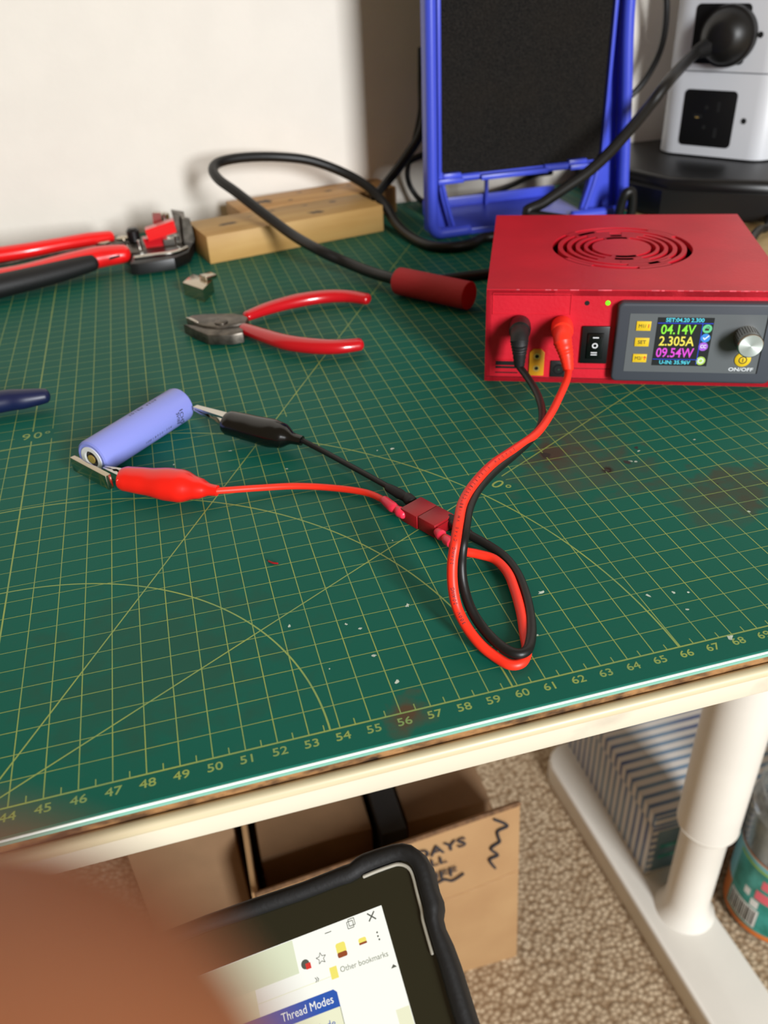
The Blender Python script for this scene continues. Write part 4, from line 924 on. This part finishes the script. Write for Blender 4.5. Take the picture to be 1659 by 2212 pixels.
def wrap(a0, a1, z0, z1, m_, off, n=24):
    vs = []; fs = []
    for k in range(n+1):
        a = math.radians(a0+(a1-a0)*k/n)
        for z in (z0, z1): vs.append((jc[0]+(jr+off)*math.cos(a), jc[1]+(jr+off)*math.sin(a), FLOOR+z))
    for k in range(n): fs.append((2*k, 2*k+2, 2*k+3, 2*k+1))
    b.add(vs, fs, m_)
wrap(0, 360, .8, 5.0, 'orange', .03, 64); wrap(0, 360, 5.0, 12.0, 'skyband', .03, 64); wrap(0, 360, 11.8, 12.0, 'orange', .05, 64)
wrap(164, 250, 1.6, 11.0, 'teal', .06); wrap(164, 250, 10.8, 11.1, 'lime', .08)
wrap(168, 210, 2.0, 4.9, 'label_white', .09)
for k in range(13): wrap(170+k*2.9, 170+k*2.9+(1.2 if k % 3 else 1.9), 2.2, 4.6, 'print_dark', .11, 2)
wrap(204, 222, 8.6, 9.9, 'salmon', .09); wrap(200, 222, 6.6, 8.0, 'salmon', .09); wrap(186, 194, 6.2, 7.3, 'label_white', .09); wrap(197, 207, 5.1, 6.3, 'label_white', .09)
lab(b.build('wrap_label', jar, world=True), 'teal and orange wrap label with a barcode')

# ---------------------------------------------------------------- tablet
TB = [[0.957186, -0.037252, -0.287067, 54.26], [-0.069399, 0.933234, -0.352504, -3.1], [0.281032, 0.357334, 0.890693, -5.04]]
TBM = Matrix([TB[0], TB[1], TB[2], [0, 0, 0, 1]])
tb = thing('tablet', 'tablet in a rugged black case showing a bright web page, in front of the desk', 'tablet', Mx=TBM)
# top-right corner of the lit display is the local origin; x right, y up, z towards the viewer
outer = [(-5.726,1.652), (-3.902,1.597), (-2.289,1.524), (-0.842,1.537), (-0.6,1.526), (-0.339,1.629), (-0.099,1.664), (0.371,1.647), (0.928,1.599), (1.248,1.529), (1.521,1.371), (1.746,1.079), (1.865,0.636), (1.846,0.263), (1.818,-0.13), (1.845,-0.451), (1.793,-0.685), (1.659,-0.93), (1.636,-1.21), (1.713,-1.721), (1.745,-2.376), (1.754,-2.956), (1.734,-3.635)]
inner = [(-5.82,1.176), (-4.024,1.069), (-2.376,1.01), (-1.157,1.01), (-0.777,0.98), (-0.455,1.029), (-0.195,1.085), (0.231,1.097), (0.762,1.087), (1.026,1.053), (1.239,0.917), (1.348,0.716), (1.364,0.433), (1.339,0.081), (1.323,-0.242), (1.31,-0.505), (1.26,-0.738), (1.245,-1.05), (1.231,-1.746), (1.227,-2.27), (1.208,-2.905), (1.19,-3.523)]
def fit(a, n):   # same count
    return a
outer = outer[:21]+[outer[-1]]
# carry the frame on past the picture: left side and bottom of a full-size tablet
xo0, xi0 = -24.5, -23.4; yb_o, yb_i = -17.0, -15.9
so_ = (outer[0][1]-outer[3][1])/(outer[0][0]-outer[3][0])
outer = [(xo0, yb_o), (xo0, outer[2][1]+.05)]+outer+[(outer[-1][0]+.05, yb_o)]
inner = [(xi0, yb_i), (xi0, inner[2][1]+.05)]+inner+[(inner[-1][0]+.05, yb_i)]
b = MB(); K = len(outer); vs = []; fs = []
zt, zb_ = .30, -1.0
for (o_, i_) in zip(outer, inner):
    ox, oy = o_; ix, iy = i_; mx, my = (ox*.8+ix*.2), (oy*.8+iy*.2); nx_, ny_ = (ox*.2+ix*.8), (oy*.2+iy*.8)
    vs += [(ox, oy, zb_), (ox, oy, zt-.22), (mx, my, zt-.03), ((ox+ix)/2, (oy+iy)/2, zt), (nx_, ny_, zt-.04), (ix, iy, zt-.16), (ix, iy, -.12)]
for k in range(K):
    j = (k+1) % K
    for q_ in range(6): fs.append((7*k+q_, 7*j+q_, 7*j+q_+1, 7*k+q_+1))
b.add(vs, fs, 'black_matte'); b.add([(p[0], p[1], zb_) for p in outer], [tuple(range(K))[::-1]], 'black_matte'); b.build('case', tb, smooth=60)
b = MB(); gl = [(p[0]*.995-.0, p[1]) for p in inner]; b.add([(p[0], p[1], -.06) for p in inner], [tuple(range(K))], 'glass'); b.build('glass_front', tb)
b = MB(); b.tube([(inner[i][0]-.1, inner[i][1]-.09, .02) for i in range(8, 21)], .06, M['rim'], n=8, sub=3); b.build('metal_rim', tb)
b = MB(); zl = -.045
def scr(u0, v0, u1, v1, m_, z=zl): b.poly([(u0, v0, z), (u1, v0, z), (u1, v1, z), (u0, v1, z)], m_)
scr(-22.0, -14.4, 0, 0, 'scr_white'); dsp = b.build('display', tb)
b = MB()
def tpt(p, z=zl+.01): return Vector((p[0], p[1], z))
tabh = (-5.674,0)[1]
b.poly([(-22, -.02, zl+.005), (-3.1, -.02, zl+.005), (-3.1, -1.0, zl+.005), (-22, -1.0, zl+.005)], 'scr_tab')
b.poly([(-22, -1.0, zl+.005), (-4.6, -1.0, zl+.005), (-4.6, -8, zl+.005), (-22, -8, zl+.005)], 'scr_cream')
def cross(p, s): 
    for sg in (1, -1):
        d = Vector((s, sg*s, 0)); n_ = Vector((-d.y, d.x, 0)).normalized()*.022; c = tpt(p); b.add([c-d-n_, c+d-n_, c+d+n_, c-d+n_], [(0, 1, 2, 3)], 'scr_grey')
cross((-0.4,-0.204), .12)
p = (-1.134,-0.208); 
for dx, dy in ((0, 0), (.06, .06)):
    for a_, c_ in (((-.1, -.1), (.1, -.1)), ((.1, -.1), (.1, .1)), ((.1, .1), (-.1, .1)), ((-.1, .1), (-.1, -.1))): 
        q0 = Vector((p[0]+a_[0]+dx, p[1]+a_[1]+dy)); q1 = Vector((p[0]+c_[0]+dx, p[1]+c_[1]+dy)); b.strip(q0, q1, .022, zl+.01, 'scr_grey')
p = (-1.895,-0.189); b.strip((p[0]-.11, p[1]), (p[0]+.11, p[1]), .025, zl+.01, 'scr_grey')
for p in ((-0.366,-0.705), (-0.369,-0.814), (-0.354,-0.916)): b.disc(tpt(p), X_, Y_, .03, 'scr_grey', n=10)
p = (-2.31,-0.824)
st_ = [];
for k in range(10):
    a = math.radians(90+36*k); rr = .17 if k % 2 == 0 else .075; st_.append((p[0]+rr*math.cos(a), p[1]+rr*math.sin(a)))
for k in range(10): b.strip(st_[k], st_[(k+1) % 10], .02, zl+.01, 'scr_grey')
p = (-2.847,-0.823); b.disc(tpt(p), X_, Y_, .14, 'scr_grey'); b.box((p[0]+.0, p[1]-.16, zl+.012), (p[0]+.17, p[1]+.01, zl+.018), 'scr_red')
p = (-1.612,-0.81); b.prism([(q_[0]+p[0], q_[1]+p[1]) for q_ in rrect(-.16, -.1, .16, .22, .07)], zl+.005, zl+.012, 'scr_yellow'); b.prism([(q_[0]+p[0], q_[1]+p[1]) for q_ in rrect(-.16, -.2, .16, -.05, .05)], zl+.006, zl+.015, 'scr_brown')
p = (-0.886,-0.806); b.prism([(q_[0]+p[0], q_[1]+p[1]) for q_ in rrect(-.13, -.05, .13, .12, .06)], zl+.005, zl+.012, 'scr_yellow'); b.prism([(q_[0]+p[0], q_[1]+p[1]) for q_ in rrect(-.13, -.07, .13, -.01, .02)], zl+.006, zl+.015, 'scr_brown')
p = (-2.015,-1.339); b.box((p[0]-.12, p[1]-.17, zl+.005), (p[0]+.12, p[1]+.17, zl+.012), 'scr_yellow')
p0_ = Vector((-1.78,-1.336)); p1_ = Vector((-0.236,-1.377)); wd_ = (p1_-p0_).length
b.text('Other bookmarks', tpt(((p0_.x+p1_.x)/2, (p0_.y+p1_.y)/2)), Vector((p1_.x-p0_.x, p1_.y-p0_.y, 0)), Vector((-(p1_.y-p0_.y), p1_.x-p0_.x, 0)), .23, 'scr_text', wscale=.95)
p = (-0.146,-1.768); b.poly([tpt((p[0]-.1, p[1]-.04)), tpt((p[0]+.1, p[1]-.04)), tpt((p[0], p[1]+.06))], 'scr_grey')
p = (-2.589,-1.325); b.text('\u00bb', tpt(p), X_, Y_, .3, 'scr_grey')
c = [(-2.119,-1.756), (-2.066,-2.267), (-4.746,-2.244), (-6.043,-1.798)]
ytop = (-2.122,-1.768)[1]; ybot = (-2.097,-2.269)[1]; xr = ((-2.072,-1.81)[0]+(-2.066,-2.267)[0])/2
b.prism([(xr, ybot), (xr, ytop-.1), (xr-.1, ytop), (-22, ytop), (-22, ybot)], zl+.004, zl+.01, 'scr_blue')
p = (-2.906,-1.919); b.text('Thread Modes', tpt((xr-.16, (ytop+ybot)/2), zl+.015), X_, Y_, .34, 'scr_white', align='RIGHT', wscale=.86)
b.box((xr-.02, ybot-4, zl+.004), (xr, ybot, zl+.008), 'scr_text'); b.box((-22, ybot-4, zl+.004), (xr-.02, ybot, zl+.006), 'scr_cream'); b.box((-22, ytop+.35, zl+.004), (xr+.05, ytop+.37, zl+.008), 'scr_cream')
p = (-2.494,-2.538); b.text('Linear Mode', tpt((p[0]-.6, p[1]-.1), zl+.015), X_, Y_, .3, 'scr_blue')
b.box((-.45, -14, zl+.004), (-.02, -2.9, zl+.008), 'scr_cream')
lab(b.build('web_page', dsp), 'web page with a blue Thread Modes header')

# ---------------------------------------------------------------- the photographer's hand, close to the lens
hd = thing('person', 'out-of-focus bare hand of the person holding the camera, fingertip close to the lens', 'person', (44.017,-24.987,12.608))
def skin_mesh(chains, name, par):
    bb = MB()
    for ch in chains:
        bb.tube([p for p, r_ in ch], [r_ for p, r_ in ch], 'skin', n=18, sub=6)
    o = bb.build(name, par, world=True)
    md = o.modifiers.new('remesh', 'REMESH'); md.mode = 'VOXEL'; md.voxel_size = 0.0012; md.use_smooth_shade = True
    sm = o.modifiers.new('smooth', 'SMOOTH'); sm.factor = 0.5; sm.iterations = 14
    dg = bpy.context.evaluated_depsgraph_get(); m2 = bpy.data.meshes.new_from_object(o.evaluated_get(dg))
    o.modifiers.clear(); o.data = m2
    if not m2.materials: m2.materials.append(M['skin'])
    for p_ in m2.polygons: p_.use_smooth = True; p_.material_index = 0
    return o
PALM = (42.511,-24.488,12.983); WR = (38.281,-28.475,10.072)
chains = [
 [(PALM, 2.2), ((40.224,-26.522,11.41), 2.1), (WR, 2.0), ((34.285,-33.157,7.315), 2.4), ((26.291,-42.522,1.8), 3.2)],
 [(PALM, 2.2), ((44.489,-22.026,14.349), 1.15), ((46.301,-19.696,15.112), .95), ((48.094,-18.25,16.204), .88), ((49.438,-17.702,17.368), .84), ((50.2,-17.515,18.167), .80), ((50.865,-17.416,18.718), .74)],
 [(PALM, 2.2), ((42.325,-22.577,15.665), 1.1), ((43.513,-20.415,17.398), .92), ((45.25,-19.155,18.381), .8), ((46.359,-19.02,19.138), .64)],
 [(PALM, 2.2), ((40.751,-23.814,15.841), 1.0), ((41.458,-22.324,17.87), .86), ((43.216,-21.358,18.796), .76), ((44.251,-21.463,19.36), .62)],
 [(PALM, 2.2), ((39.528,-25.208,15.556), .9), ((39.852,-24.361,17.6), .76), ((41.343,-23.61,18.481), .66), ((42.263,-23.742,18.966), .54)],
 [(PALM, 2.2), ((44.561,-24.366,11.726), 1.3), ((47.054,-23.716,12.45), 1.05), ((49.118,-23.233,13.859), .9), ((50.336,-22.806,15.25), .7)],
]
skin_mesh(chains, 'hand', hd)
b = MB(); b.lathe([(.42, 0), (.40, .04), (.2, .08), (0, .09)], (50.529,-16.869,18.103), Vector((50.529,-16.869,18.103))-Vector((50.381,-17.448,18.326)), 'nail', n=20, caps=False); b.build('fingernail', hd, world=True)
